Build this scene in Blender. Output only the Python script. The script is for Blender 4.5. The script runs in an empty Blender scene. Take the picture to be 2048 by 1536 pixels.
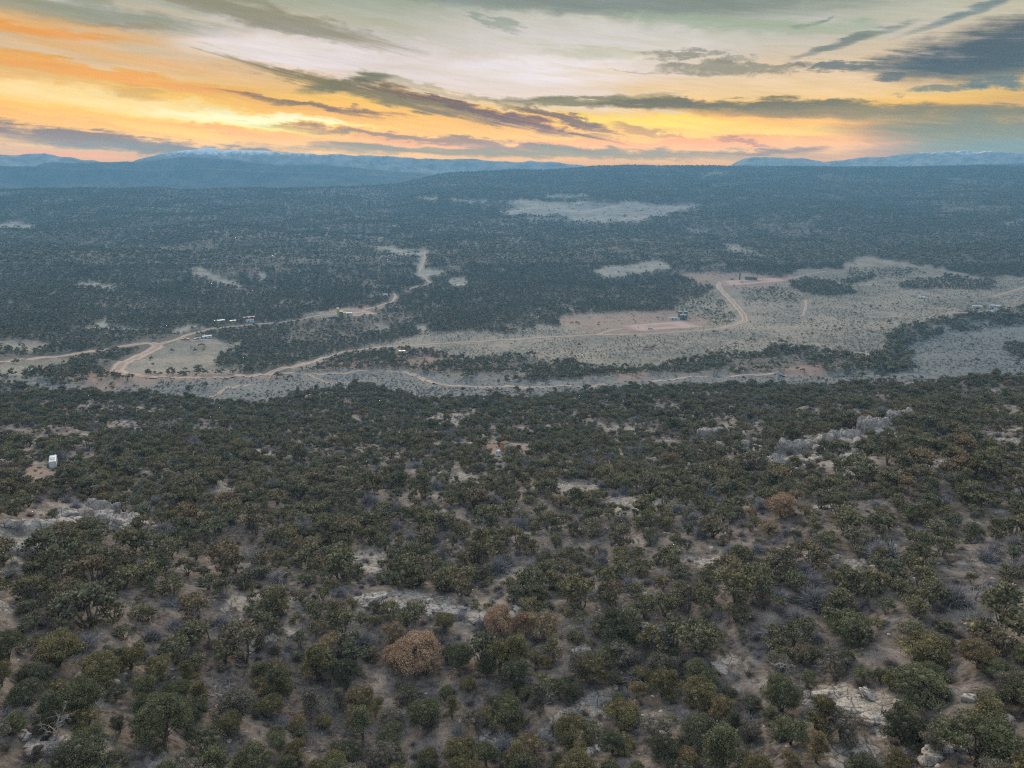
import bpy, math, random
import numpy as np
from mathutils import Vector, Matrix
random.seed(11)
RNG = np.random.default_rng(7)
sc = bpy.context.scene
COL = sc.collection
R = math.radians

# ------------------------------------------------------------------ camera, sky, sun, exposure
FPX, PITCH = 1365.0, R(17.4)
cam_d = bpy.data.cameras.new('camera'); cam_d.sensor_width = 36.0; cam_d.lens = 36.0 * FPX / 2048
cam_d.clip_start = 1.0; cam_d.clip_end = 40000
cam = bpy.data.objects.new('camera', cam_d); COL.objects.link(cam)
cam.location = (0, 0, 0); cam.rotation_euler = (R(90) - PITCH, 0, 0)
sc.camera = cam
sc.view_settings.view_transform = 'Standard'; sc.view_settings.look = 'None'
EXPO = 0.45
sc.view_settings.exposure = EXPO; sc.view_settings.gamma = 1.0; sc.view_settings.use_curve_mapping = False
SIGMA, BOX_TOP, BOX_R = 0.000175, 182.0, 5750.0
HAZE_COL = (0.22, 0.56, 0.90)
HAZE_GLOW = (.015, .035, .15)
SKY_STR, SKY_MUL = 0.1, 1.0
SUN_STR, SUN_ANGLE, SUN_AZ, SUN_EL = 3.5, 26.0, -12.0, 18.0
cy = sc.cycles
cy.use_denoising = False; cy.max_bounces = 4; cy.diffuse_bounces = 1; cy.glossy_bounces = 1
cy.transmission_bounces = 1; cy.volume_bounces = 0; cy.transparent_max_bounces = 4
cy.use_adaptive_sampling = True; cy.adaptive_threshold = 0.01
cy.caustics_reflective = False; cy.caustics_refractive = False
cy.pixel_filter_type = 'BLACKMAN_HARRIS'; cy.filter_width = 1.25


def azel(px, py):
    a, b = (px - 1024) / FPX, (768 - py) / FPX
    dy = math.cos(PITCH) + b * math.sin(PITCH); dz = -math.sin(PITCH) + b * math.cos(PITCH)
    return math.degrees(math.atan2(a, dy)), math.degrees(math.atan2(dz, math.hypot(a, dy)))


class NT:
    """short hand for wiring shader nodes"""
    def __init__(s, tree): s.t = tree; s.n = tree.nodes; s.l = tree.links
    def put(s, sock, v):
        if isinstance(v, bpy.types.NodeSocket): s.l.new(v, sock)
        elif v is not None: sock.default_value = v
    def m(s, op, a, b=None, c=None, clamp=False):
        n = s.n.new('ShaderNodeMath'); n.operation = op; n.use_clamp = clamp
        s.put(n.inputs[0], a); s.put(n.inputs[1], b); s.put(n.inputs[2], c); return n.outputs[0]
    def mix(s, f, a, b, mode='MIX'):
        n = s.n.new('ShaderNodeMix'); n.data_type = 'RGBA'; n.blend_type = mode; n.clamp_factor = True
        s.put(n.inputs[0], f)
        for k, v in ((6, a), (7, b)):
            s.put(n.inputs[k], v if isinstance(v, bpy.types.NodeSocket) else (*v[:3], 1.0))
        return n.outputs[2]
    def noise(s, vec, scale, detail=3.0, rough=0.55, dist=0.0):
        n = s.n.new('ShaderNodeTexNoise'); s.put(n.inputs['Vector'], vec)
        n.inputs['Scale'].default_value = scale; n.inputs['Detail'].default_value = detail
        n.inputs['Roughness'].default_value = rough; n.inputs['Distortion'].default_value = dist
        return n.outputs[0]
    def crack(s, vec, scale, width, warp=.35):
        nz = s.n.new('ShaderNodeTexNoise'); s.put(nz.inputs['Vector'], vec); nz.inputs['Scale'].default_value = scale * 1.7; nz.inputs['Detail'].default_value = 4
        mx = s.n.new('ShaderNodeVectorMath'); mx.operation = 'MULTIPLY_ADD'; s.l.new(nz.outputs['Color'], mx.inputs[0]); mx.inputs[1].default_value = (warp / scale,) * 3; s.put(mx.inputs[2], vec)
        v = s.n.new('ShaderNodeTexVoronoi'); v.feature = 'DISTANCE_TO_EDGE'; s.l.new(mx.outputs[0], v.inputs['Vector']); v.inputs['Scale'].default_value = scale
        return s.ss(v.outputs[0], width, 0.0)
    def ss(s, x, lo, hi):
        n = s.n.new('ShaderNodeMapRange'); n.interpolation_type = 'SMOOTHSTEP'
        s.put(n.inputs[0], x); n.inputs[1].default_value = lo; n.inputs[2].default_value = hi
        return n.outputs[0]
    def xyz(s, x, y, z=0.0):
        n = s.n.new('ShaderNodeCombineXYZ'); s.put(n.inputs[0], x); s.put(n.inputs[1], y); s.put(n.inputs[2], z); return n.outputs[0]
    def sep(s, v):
        n = s.n.new('ShaderNodeSeparateXYZ'); s.put(n.inputs[0], v); return n.outputs
    def ramp(s, f, stops, interp='LINEAR'):
        n = s.n.new('ShaderNodeValToRGB'); s.put(n.inputs[0], f); cr = n.color_ramp; cr.interpolation = interp
        while len(cr.elements) < len(stops): cr.elements.new(0.5)
        for e, (p, c) in zip(cr.elements, stops): e.position = p; e.color = (*c, 1)
        return n.outputs[0]


world = bpy.data.worlds.new('World'); sc.world = world; world.use_nodes = True
try:
    world.cycles.sampling_method = 'MANUAL'; world.cycles.sample_map_resolution = 512
except Exception: pass


def srgb(r, g, b):
    f = lambda c: (c / 255 / 12.92) if c / 255 <= 0.04045 else ((c / 255 + 0.055) / 1.055) ** 2.4
    return (f(r), f(g), f(b))


def build_sky():
    w = NT(world.node_tree); w.n.clear()
    out = w.n.new('ShaderNodeOutputWorld'); bg = w.n.new('ShaderNodeBackground')
    w.l.new(bg.outputs[0], out.inputs[0]); bg.inputs[1].default_value = SKY_STR
    nish = w.n.new('ShaderNodeTexSky'); nish.sky_type = 'NISHITA'; nish.sun_disc = False
    nish.sun_elevation = R(SUN_EL); nish.sun_rotation = R(SUN_AZ); nish.air_density = 1.0; nish.dust_density = 1.5
    tc = w.n.new('ShaderNodeTexCoord'); d = w.sep(tc.outputs['Generated'])
    az = w.m('DEGREES', w.m('ARCTAN2', d[0], d[1])); el = w.m('DEGREES', w.m('ARCSINE', d[2]))
    # streak noise, wide across and thin upwards, tilted as the cirrus is
    th = R(-5.0)
    u = w.m('ADD', w.m('MULTIPLY', az, math.cos(th)), w.m('MULTIPLY', el, math.sin(th)))
    v = w.m('SUBTRACT', w.m('MULTIPLY', el, math.cos(th)), w.m('MULTIPLY', az, math.sin(th)))
    n1 = w.noise(w.xyz(w.m('MULTIPLY', u, .05), w.m('MULTIPLY', v, .55)), 1.0, 6, .6, .6)
    n2 = w.noise(w.xyz(w.m('MULTIPLY', u, .16), w.m('MULTIPLY', v, 1.9), 7.0), 1.0, 5, .62, .5)
    n4 = w.noise(w.xyz(w.m('MULTIPLY', u, .30), w.m('MULTIPLY', v, 4.6), 11.0), 1.0, 7, .7, .8)
    n3 = w.noise(w.xyz(w.m('MULTIPLY', az, .35), w.m('MULTIPLY', el, .9), 3.0), 1.0, 6, .62, .3)
    t2 = R(-12.0); u2 = w.m('ADD', w.m('MULTIPLY', az, math.cos(t2)), w.m('MULTIPLY', el, math.sin(t2))); v2 = w.m('SUBTRACT', w.m('MULTIPLY', el, math.cos(t2)), w.m('MULTIPLY', az, math.sin(t2)))
    n5 = w.noise(w.xyz(w.m('MULTIPLY', u2, .12), w.m('MULTIPLY', v2, 3.6), 23.0), 1.0, 8, .66, .7)
    n6 = w.noise(w.xyz(w.m('MULTIPLY', az, .9), w.m('MULTIPLY', el, 2.2), 31.0), 1.0, 7, .7, .4)
    wx = w.m('MULTIPLY', w.m('SUBTRACT', n3, .5), 2.6); wy = w.m('MULTIPLY', w.m('SUBTRACT', n3, .5), 1.3)
    A = w.m('ADD', az, wx); E = w.m('ADD', w.m('ADD', el, wy), w.m('MULTIPLY', w.m('SUBTRACT', n2, .5), 1.0))
    # base gradient by height over the horizon
    e01 = w.m('DIVIDE', w.m('ADD', el, w.m('MULTIPLY', w.m('SUBTRACT', n1, .5), 1.6)), 16.0, clamp=True)
    base = w.ramp(e01, [(0.0, srgb(215, 150, 75)), (.10, srgb(250, 182, 45)), (.20, srgb(254, 196, 72)), (.30, srgb(250, 210, 142)),
                        (.42, srgb(228, 205, 180)), (.56, srgb(205, 198, 188)), (.72, srgb(178, 180, 168)), (.86, srgb(156, 160, 150)), (1.0, srgb(148, 154, 150))])
    # the right hand side goes to blue grey low down and paler higher up
    rt = w.ss(az, 22, 38)
    base = w.mix(w.m('MULTIPLY', rt, .45), base, w.ramp(e01, [(0, srgb(130, 130, 130)), (.25, srgb(160, 145, 130)), (.45, srgb(235, 205, 165)), (.7, srgb(200, 200, 180)), (1, srgb(160, 175, 160))]))
    # orange on the left in the upper part
    lt = w.ss(az, -2, -36)
    hi = w.m('MULTIPLY', w.ss(el, 3.5, 6), w.ss(el, 12.5, 8.5))
    base = w.mix(w.m('MULTIPLY', w.m('MULTIPLY', lt, hi), w.m('MULTIPLY', w.ss(n1, .35, .65), .75)), base, srgb(236, 188, 132))
    F = []
    def ft(px, py, rx, ry, ang, col, s, k=.9, soft=1.0): F.append((px, py, rx, ry, ang, col, s, k, soft))
    W, Y, O = srgb(240, 232, 232), srgb(255, 236, 190), srgb(252, 172, 48)
    ft(560, 105, 190, 30, 3, W, .8); ft(900, 150, 460, 55, 8, srgb(232, 222, 222), .75); ft(1180, 90, 330, 60, 6, srgb(228, 220, 216), .7)
    ft(1130, 140, 220, 30, 2, W, .8); ft(1500, 165, 420, 45, 3, srgb(240, 218, 196), .6)
    ft(300, 215, 420, 26, 6, srgb(255, 232, 190), .8); ft(560, 245, 240, 14, 3, srgb(255, 245, 215), .95, .7)
    ft(120, 238, 330, 14, 6, srgb(252, 190, 70), .8); ft(520, 272, 330, 12, 4, srgb(250, 178, 60), .8)
    ft(1300, 245, 190, 14, 2, srgb(255, 226, 125), 1.0, .7); ft(1430, 262, 260, 12, 1, srgb(255, 214, 100), .8)
    ft(1380, 285, 300, 13, 1, srgb(255, 165, 10), 1.0, .7); ft(1120, 262, 180, 12, 2, srgb(252, 190, 70), .8); ft(1640, 285, 200, 13, 2, srgb(244, 180, 90), .7)
    ft(960, 290, 260, 8, 2, srgb(246, 165, 70), .8); ft(100, 310, 180, 6, 2, srgb(255, 160, 60), .9)
    ft(1150, 290, 150, 8, 3, srgb(252, 172, 40), .8, .8); ft(1220, 275, 120, 6, 2, srgb(255, 200, 80), .8, .8); ft(740, 262, 170, 8, 3, srgb(255, 190, 60), .85, .8); ft(250, 245, 240, 9, 7, srgb(255, 205, 90), .8, .8)
    ft(430, 190, 260, 9, 7, srgb(238, 196, 140), .6, 1.2); ft(900, 185, 200, 8, 10, srgb(170, 160, 130), .5, 1.5); ft(1120, 236, 130, 8, 14, srgb(120, 92, 66), .85, 1.1); ft(480, 302, 120, 6, 2, srgb(144, 122, 82), .8)
    ft(60, 62, 190, 10, 2, srgb(236, 180, 130), .7); ft(200, 145, 330, 16, 6, srgb(244, 186, 110), .7); ft(260, 52, 90, 6, 0, srgb(200, 150, 110), .5)
    # dark clouds
    ft(180, 276, 430, 15, 5, srgb(142, 112, 62), .95); ft(330, 298, 300, 11, 3, srgb(144, 122, 80), .9); ft(870, 278, 330, 8, 4, srgb(148, 116, 66), .8)
    ft(690, 168, 85, 15, -10, srgb(120, 114, 94), .9, 1.2); ft(800, 198, 290, 17, 11, srgb(132, 118, 90), .9, 1.2); ft(980, 226, 240, 11, 12, srgb(132, 100, 68), .95, 1.0)
    ft(640, 212, 160, 8, 6, srgb(130, 106, 76), .85, 1.2); ft(1040, 304, 560, 11, 1, srgb(142, 130, 100), .85); ft(270, 190, 60, 12, 5, srgb(205, 165, 115), .5)
    ft(1330, 207, 430, 11, 2, srgb(122, 108, 84), .95, .7); ft(1700, 222, 420, 16, 2, srgb(134, 122, 104), .85, .7); ft(1180, 200, 160, 7, -3, srgb(160, 148, 125), .7)
    ft(1490, 286, 60, 5, 12, srgb(180, 120, 60), .7); ft(1560, 304, 90, 6, -2, srgb(140, 115, 100), .7); ft(1290, 262, 70, 6, 10, srgb(190, 135, 80), .6)
    ft(1990, 266, 360, 44, 4, srgb(126, 125, 124), .9, .6); ft(1990, 300, 330, 20, 0, srgb(128, 130, 134), .7, .6)
    D1 = srgb(96, 100, 110)
    ft(2040, 88, 330, 60, -7, D1, .97, .9); ft(1960, 125, 260, 30, 2, D1, .9, 1.2); ft(1700, 132, 120, 9, 3, srgb(118, 120, 122), .9, 1.8); ft(1700, 82, 130, 9, -14, srgb(126, 130, 130), .85, 1.3)
    ft(1960, 15, 170, 10, -16, srgb(120, 132, 138), .8, 1.2); ft(1880, 178, 80, 9, 0, srgb(130, 132, 126), .85, 1.7); ft(2010, 165, 100, 14, 3, srgb(112, 120, 124), .9, 1.4); ft(1785, 152, 34, 7, 0, srgb(118, 118, 118), .9, 1.6)
    ft(1370, 110, 80, 9, 0, srgb(150, 144, 134), .8, 1.8); ft(1450, 138, 140, 14, 3, srgb(148, 142, 130), .8, 1.8); ft(1470, 118, 40, 8, -5, srgb(150, 146, 134), .7, 2.2); ft(1615, 50, 40, 6, -14, srgb(130, 138, 136), .8, 1.6); ft(1280, 140, 60, 4, 3, srgb(170, 165, 140), .5, 1.5)
    ft(1200, 2, 560, 30, 3, srgb(140, 144, 140), .85, .8); ft(1500, 48, 300, 18, 6, srgb(168, 178, 160), .6, .8); ft(520, 30, 290, 24, 10, srgb(152, 144, 128), .8, .9); ft(100, 12, 320, 28, 4, srgb(152, 152, 138), .75)
    ft(980, 38, 60, 9, 16, srgb(140, 150, 138), .55, 1.5); ft(1170, 105, 110, 10, 6, srgb(196, 192, 172), .5)
    col = base
    nmix = w.m('ADD', w.m('MULTIPLY', n2, .40), w.m('ADD', w.m('MULTIPLY', n3, .35), w.m('MULTIPLY', n4, .28)))
    nslant = w.m('ADD', w.m('MULTIPLY', n5, .75), w.m('MULTIPLY', n3, .25)); npuff = w.m('ADD', w.m('MULTIPLY', n6, .7), w.m('MULTIPLY', n3, .3))
    for (px, py, rx, ry, ang, c, s, k, soft) in F:
        a0, e0 = azel(px, py); a1, e1 = azel(px + rx, py); a2, e2 = azel(px, py - ry)
        sx = abs(a1 - a0) + 1e-6; sy = abs(e2 - e0) + 1e-6; t = R(ang)
        da = w.m('SUBTRACT', A, a0); de = w.m('SUBTRACT', E, e0)
        p = w.m('MULTIPLY_ADD', da, math.cos(t) / sx, w.m('MULTIPLY', de, -math.sin(t) / sx))
        q = w.m('MULTIPLY_ADD', da, math.sin(t) / sy, w.m('MULTIPLY', de, math.cos(t) / sy))
        r2 = w.m('MULTIPLY_ADD', p, p, w.m('MULTIPLY', q, q))
        r2 = w.m('ADD', r2, w.m('MULTIPLY', w.m('SUBTRACT', nslant if ang >= 8 else npuff if k >= 1.4 else nmix, .5), 3.7 * k))
        col = w.mix(w.m('MULTIPLY', w.ss(r2, 1.7, .1), s), col, c)
    # fine streak modulation over everything
    st = w.m('ADD', w.m('MULTIPLY_ADD', w.m('SUBTRACT', n2, .5), .30, w.m('MULTIPLY_ADD', w.m('SUBTRACT', n5, .5), .17, 1.0)), w.m('MULTIPLY', w.m('SUBTRACT', n4, .5), .18))
    st = w.m('MULTIPLY', st, w.m('MULTIPLY_ADD', w.m('SUBTRACT', n1, .5), .25, 1.0))
    col = w.mix(1.0, col, w.xyz(st, st, w.m('MULTIPLY', st, w.m('MULTIPLY_ADD', w.m('SUBTRACT', n2, .5), .3, 1.0))), 'MULTIPLY')
    # the cloud veil stands in the west and thins out to a brightened fill sky behind and overhead
    up = w.ss(el, 34, 13); side = w.ss(w.m('ABSOLUTE', az), 130, 55)
    veil = w.m('MULTIPLY', up, side)
    hs = w.n.new('ShaderNodeHueSaturation'); hs.inputs['Saturation'].default_value = 1.30; hs.inputs['Value'].default_value = .97; w.l.new(col, hs.inputs['Color']); col = hs.outputs[0]
    gm = w.n.new('ShaderNodeGamma'); gm.inputs[1].default_value = 1.18; w.l.new(col, gm.inputs[0]); col = gm.outputs[0]
    wl = w.m('MULTIPLY', w.ss(el, 4.2, .4), w.m('MULTIPLY_ADD', w.ss(az, 19, 33), -.85, 1.0)); col = w.mix(wl, col, w.mix(1.0, col, (1.04, 1.27, .25), 'MULTIPLY'))
    k_ = 2 ** -EXPO; col = w.mix(1.0, col, (k_, k_, k_), 'MULTIPLY')
    # true radiance over the hazy air near the ground
    path = w.m('MINIMUM', w.m('DIVIDE', BOX_TOP, w.m('MAXIMUM', d[2], .02)), BOX_R)
    boost = w.m('POWER', math.e, w.m('MULTIPLY', path, SIGMA))
    boost = w.m('MULTIPLY', boost, 1.0 / SKY_STR)
    low = w.ss(el, -3, .2)
    glow = w.m('SUBTRACT', 1.0, w.m('DIVIDE', 1.0 / SKY_STR, boost))
    bc = w.mix(1.0, w.mix(1.0, col, w.mix(1.0, w.xyz(glow, glow, glow), HAZE_GLOW, 'MULTIPLY'), 'SUBTRACT'), w.xyz(boost, boost, boost), 'MULTIPLY')
    bc = w.mix(1.0, bc, (.02, .02, .02), 'LIGHTEN')
    soft = w.mix(1.0, nish.outputs[0], (SKY_MUL, SKY_MUL, SKY_MUL), 'MULTIPLY')
    soft = w.mix(.8, soft, w.mix(w.ss(el, 0, 60), (5.0, 5.7, 6.9), (9.2, 10.0, 11.0)))  # out-of-view sky overhead and behind, brightened to fill the ground
    fin = w.mix(veil, soft, bc)
    fin = w.mix(low, (.8, .9, 1.0), fin)
    w.l.new(fin, bg.inputs[0])


build_sky()
sun_d = bpy.data.lights.new('sun', 'SUN'); sun_d.energy = SUN_STR; sun_d.angle = R(SUN_ANGLE); sun_d.color = (1.0, .80, .58)
sun = bpy.data.objects.new('sun', sun_d); COL.objects.link(sun)
sv = Vector((math.sin(R(SUN_AZ)) * math.cos(R(SUN_EL)), math.cos(R(SUN_AZ)) * math.cos(R(SUN_EL)), math.sin(R(SUN_EL))))
sun.rotation_euler = sv.to_track_quat('Z', 'Y').to_euler()

# ------------------------------------------------------------------ numeric helpers
_tab = np.random.default_rng(3).random((256, 256))


def vnoise(x, y):
    xi = np.floor(x).astype(int); yi = np.floor(y).astype(int); fx = x - xi; fy = y - yi
    fx = fx * fx * fx * (fx * (fx * 6 - 15) + 10); fy = fy * fy * fy * (fy * (fy * 6 - 15) + 10)
    a = _tab[xi & 255, yi & 255]; b = _tab[(xi + 1) & 255, yi & 255]; c = _tab[xi & 255, (yi + 1) & 255]; d = _tab[(xi + 1) & 255, (yi + 1) & 255]
    return (a * (1 - fx) + b * fx) * (1 - fy) + (c * (1 - fx) + d * fx) * fy


def fbm(x, y, o=4, g=.5):
    s = 0; a = 1; n = 0
    for k in range(o):
        s = s + a * vnoise(x * 2 ** k + 17.3 * k, y * 2 ** k - 9.1 * k); n += a; a *= g
    return s / n - .5


def sstep(x, a, b):
    t = np.clip((x - a) / (b - a), 0, 1); return t * t * (3 - 2 * t)


def project(x, y, z):
    f = y * math.cos(PITCH) - z * math.sin(PITCH); u = y * math.sin(PITCH) + z * math.cos(PITCH)
    f = np.where(f < .1, .1, f)
    return 1024 + FPX * x / f, 768 - FPX * u / f, f


# ------------------------------------------------------------------ the lie of the land
NR = [(1900, 24), (1536, 46), (1200, 76), (1000, 125), (930, 172), (900, 205), (850, 268), (800, 345), (760, 430), (740, 510), (700, 620), (660, 722), (640, 790), (600, 930), (560, 1110)]
SKY_PX = [-400, 0, 200, 350, 560, 700, 790, 850, 900, 1000, 1130, 1180, 1230, 1500, 1800, 1900, 1960, 2048, 2500]
SKY_PY = [378, 375, 371, 374, 375, 371, 366, 354, 343, 339, 336, 331, 328, 331, 332, 330, 328, 331, 331]
COLS = np.arange(-400, 2500, 50.0)
rows_el, rows_D, rows_az = [], [], []


def elaz_arr(px, py):
    a = (px - 1024) / FPX; b = (768 - py) / FPX
    dy = math.cos(PITCH) + b * math.sin(PITCH); dz = -math.sin(PITCH) + b * math.cos(PITCH)
    return np.arctan2(a, dy), np.arctan2(dz, np.hypot(a, dy))


sky_row = np.interp(COLS, SKY_PX, SKY_PY)
sky_D = np.interp(COLS, [-400, 0, 700, 900, 1200, 2500], [3000, 2950, 3050, 3500, 3750, 3700])
for r, D in NR:
    az, el = elaz_arr(COLS, np.full_like(COLS, r, dtype=float))
    k = 1 - .27 * sstep(COLS, 1300, 1850) * math.exp(-((r - 862) / 95.0) ** 2) + .05 * np.sin(COLS / 330.0) * (1 if 650 < r < 1200 else .3)
    rows_az.append(az); rows_el.append(el); rows_D.append(D * k)
for t in np.linspace(.08, 1, 22):
    rr = 560 + (sky_row - 560) * t
    az, el = elaz_arr(COLS, rr)
    rows_az.append(az); rows_el.append(el); rows_D.append(1110 * (sky_D / 1110) ** (t ** 1.2))
AZ_G = np.radians(np.arange(-46, 46.01, .5)); LD_G = np.linspace(math.log(20), math.log(11500), 420)
ZG = np.zeros((len(AZ_G), len(LD_G)))
eg = np.array([np.interp(AZ_G, a, e) for a, e in zip(rows_az, rows_el)]); dg = np.array([np.interp(AZ_G, a, e) for a, e in zip(rows_az, rows_D)])
for i in range(len(AZ_G)):
    D = dg[:, i]; z = D * np.tan(eg[:, i]); Ds = D[-1]; zs = z[-1]
    D = np.concatenate([[10], D, [Ds + 80, Ds + 300, max(Ds + 420, 4000), max(Ds + 700, 4500), 5600, 11500]])
    z = np.concatenate([[-46], z, [zs - 8, zs - 70, -118, -85, -80, -80]])
    ZG[i] = np.interp(LD_G, np.log(D), z)
kern = np.exp(-np.linspace(-1.6, 1.6, 9) ** 2); kern /= kern.sum()
ZG = np.array([np.convolve(np.pad(zr, 4, mode='edge'), kern, 'valid') for zr in ZG])


def base_h(x, y):
    D = np.hypot(x, y); az = np.arctan2(x, y)
    fi = np.clip((az - AZ_G[0]) / (AZ_G[1] - AZ_G[0]), 0, len(AZ_G) - 1.001); fj = np.clip((np.log(np.maximum(D, 1e-3)) - LD_G[0]) / (LD_G[1] - LD_G[0]), 0, len(LD_G) - 1.001)
    i = fi.astype(int); j = fj.astype(int); a = fi - i; b = fj - j
    z = (ZG[i, j] * (1 - a) + ZG[i + 1, j] * a) * (1 - b) + (ZG[i, j + 1] * (1 - a) + ZG[i + 1, j + 1] * a) * b
    # behind the camera both edges meet in one level
    m = (ZG[0, j] + ZG[-1, j]) / 2; wgt = sstep(np.abs(az), R(60), R(150))
    return z * (1 - wgt) + m * wgt


def fill(poly, W=1424, H=900, ox=200, oy=0):
    """even-odd fill of a polygon in photograph pixels on a half-size grid"""
    p = np.array(poly, float); m = np.zeros((H, W), bool)
    yy, xx = np.mgrid[0:H, 0:W]; X = (xx - ox) * 2.0 + 1; Y = (yy - oy) * 2.0 + 1
    y0, y1 = p[:, 1].min(), p[:, 1].max(); sl = slice(max(0, int(y0 / 2) - 1), min(H, int(y1 / 2) + 2)); X = X[sl]; Y = Y[sl]; mm = m[sl]
    for (xa, ya), (xb, yb) in zip(p, np.roll(p, -1, 0)):
        if ya == yb: continue
        c = ((ya > Y) != (yb > Y)) & (X < (xb - xa) * (Y - ya) / (yb - ya) + xa); mm ^= c
    return m


def ragged(px, py):
    q = fbm(px / 26 + 5, py / 9 + 3, 4); r = fbm(px / 30 + 50, py / 10 + 70, 4); return px + 34 * q, py + 11 * r


def sample(mask, px, py):
    px, py = ragged(px, py)
    i = np.clip(np.round(py / 2).astype(int), 0, mask.shape[0] - 1); j = np.clip(np.round(px / 2 + 200).astype(int), 0, mask.shape[1] - 1)
    return mask[i, j]


def union(polys):
    m = np.zeros((900, 1424), bool)
    for p in polys: m |= fill(p)
    return m


def blur(m, n=2):
    a = m.astype(np.float32)
    for _ in range(n):
        a = (np.roll(a, 1, 0) + np.roll(a, -1, 0) + np.roll(a, 1, 1) + np.roll(a, -1, 1) + 2 * a) / 6
    return a


WASH = [[(-380, 770), (0, 752), (220, 758), (540, 752), (600, 742), (800, 738), (930, 752), (1060, 752), (1240, 752), (1400, 748), (1600, 742), (1760, 738), (1800, 690), (1850, 655), (1950, 640), (2450, 628),
         (2450, 778), (2030, 766), (1700, 772), (1500, 772), (1250, 776), (1060, 796), (960, 812), (860, 802), (720, 772), (520, 810), (260, 786), (-380, 800)]]
BENCH_MEADOW = [[(570, 742), (640, 715), (700, 700), (790, 683), (850, 668), (930, 662), (1000, 666), (1050, 662), (1075, 652), (1112, 650), (1112, 634), (1180, 627), (1290, 624), (1345, 622), (1370, 606), (1400, 590), (1432, 574), (1400, 566), (1352, 552), (1400, 545), (1480, 546), (1570, 560), (1590, 546), (1600, 540), (1690, 535), (1720, 514), (1800, 522), (1880, 538), (1960, 556), (2060, 553), (2450, 545),
                 (2450, 632), (2048, 628), (1940, 622), (1885, 640), (1820, 655), (1780, 670), (1765, 695), (1740, 722), (1690, 715), (1600, 700), (1560, 690), (1500, 715), (1440, 712), (1350, 730), (1270, 735), (1180, 735), (1120, 725), (1060, 712), (1000, 715), (930, 722), (880, 706), (820, 700), (740, 702), (660, 712), (640, 735)]]
LEFT_MEADOW = [[(250, 744), (262, 730), (300, 705), (330, 690), (375, 678), (430, 682), (490, 690), (470, 705), (430, 722), (440, 735), (500, 742), (440, 752), (300, 752)],
               [(-300, 680), (0, 680), (60, 684), (100, 690), (88, 702), (30, 702), (0, 700), (-300, 705)], [(-300, 730), (0, 727), (110, 716), (170, 722), (120, 740), (40, 752), (-300, 760)]]
CLEAR = [[(140, 568), (190, 566), (240, 572), (250, 577), (200, 575), (150, 573)], [(380, 540), (400, 537), (440, 552), (480, 568), (505, 578), (480, 578), (430, 562), (390, 550)],
         [(738, 498), (775, 495), (840, 503), (838, 513), (780, 510)], [(-100, 452), (0, 450), (60, 447), (76, 452), (60, 459), (-100, 460)], [(165, 652), (225, 650), (228, 658), (170, 656)],
         [(1000, 425), (1040, 415), (1000, 404), (1060, 402), (1110, 408), (1180, 406), (1250, 405), (1390, 411), (1395, 418), (1340, 430), (1300, 440), (1250, 445), (1180, 441), (1100, 434), (1020, 435)],
         [(900, 401), (975, 400), (975, 409), (905, 405)], [(842, 398), (870, 395), (880, 402), (850, 403)], [(1190, 545), (1220, 535), (1270, 528), (1310, 520), (1335, 530), (1340, 545), (1290, 548), (1250, 557), (1200, 553)],
         [(1450, 487), (1465, 485), (1475, 495), (1530, 515), (1528, 518), (1490, 508), (1460, 498)], [(1085, 391), (1170, 389), (1178, 395), (1090, 396)], [(1400, 350), (1430, 345), (1480, 349), (1400, 354)],
         [(1415, 374), (1450, 371), (1488, 366), (1480, 372), (1430, 377)], [(1365, 455), (1410, 463), (1408, 468), (1372, 461)], [(840, 548), (850, 540), (890, 542), (892, 546), (845, 553)],
         [(900, 560), (925, 553), (940, 560), (930, 573), (905, 575)], [(2000, 444), (2200, 448), (2200, 456), (2010, 449)],
         [(740, 652), (770, 650), (785, 656), (760, 662)], [(165, 655), (240, 655), (300, 658), (300, 663), (190, 660)], [(190, 650), (215, 640), (220, 650)],
         [(345, 660), (400, 648), (405, 655), (350, 672)], [(835, 655), (855, 648), (862, 665), (838, 668)], [(1060, 440), (1300, 437), (1250, 447), (1060, 444)], [(840, 500), (855, 502), (850, 560), (838, 555)], [(500, 550), (530, 548), (545, 556), (520, 562)]]
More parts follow.
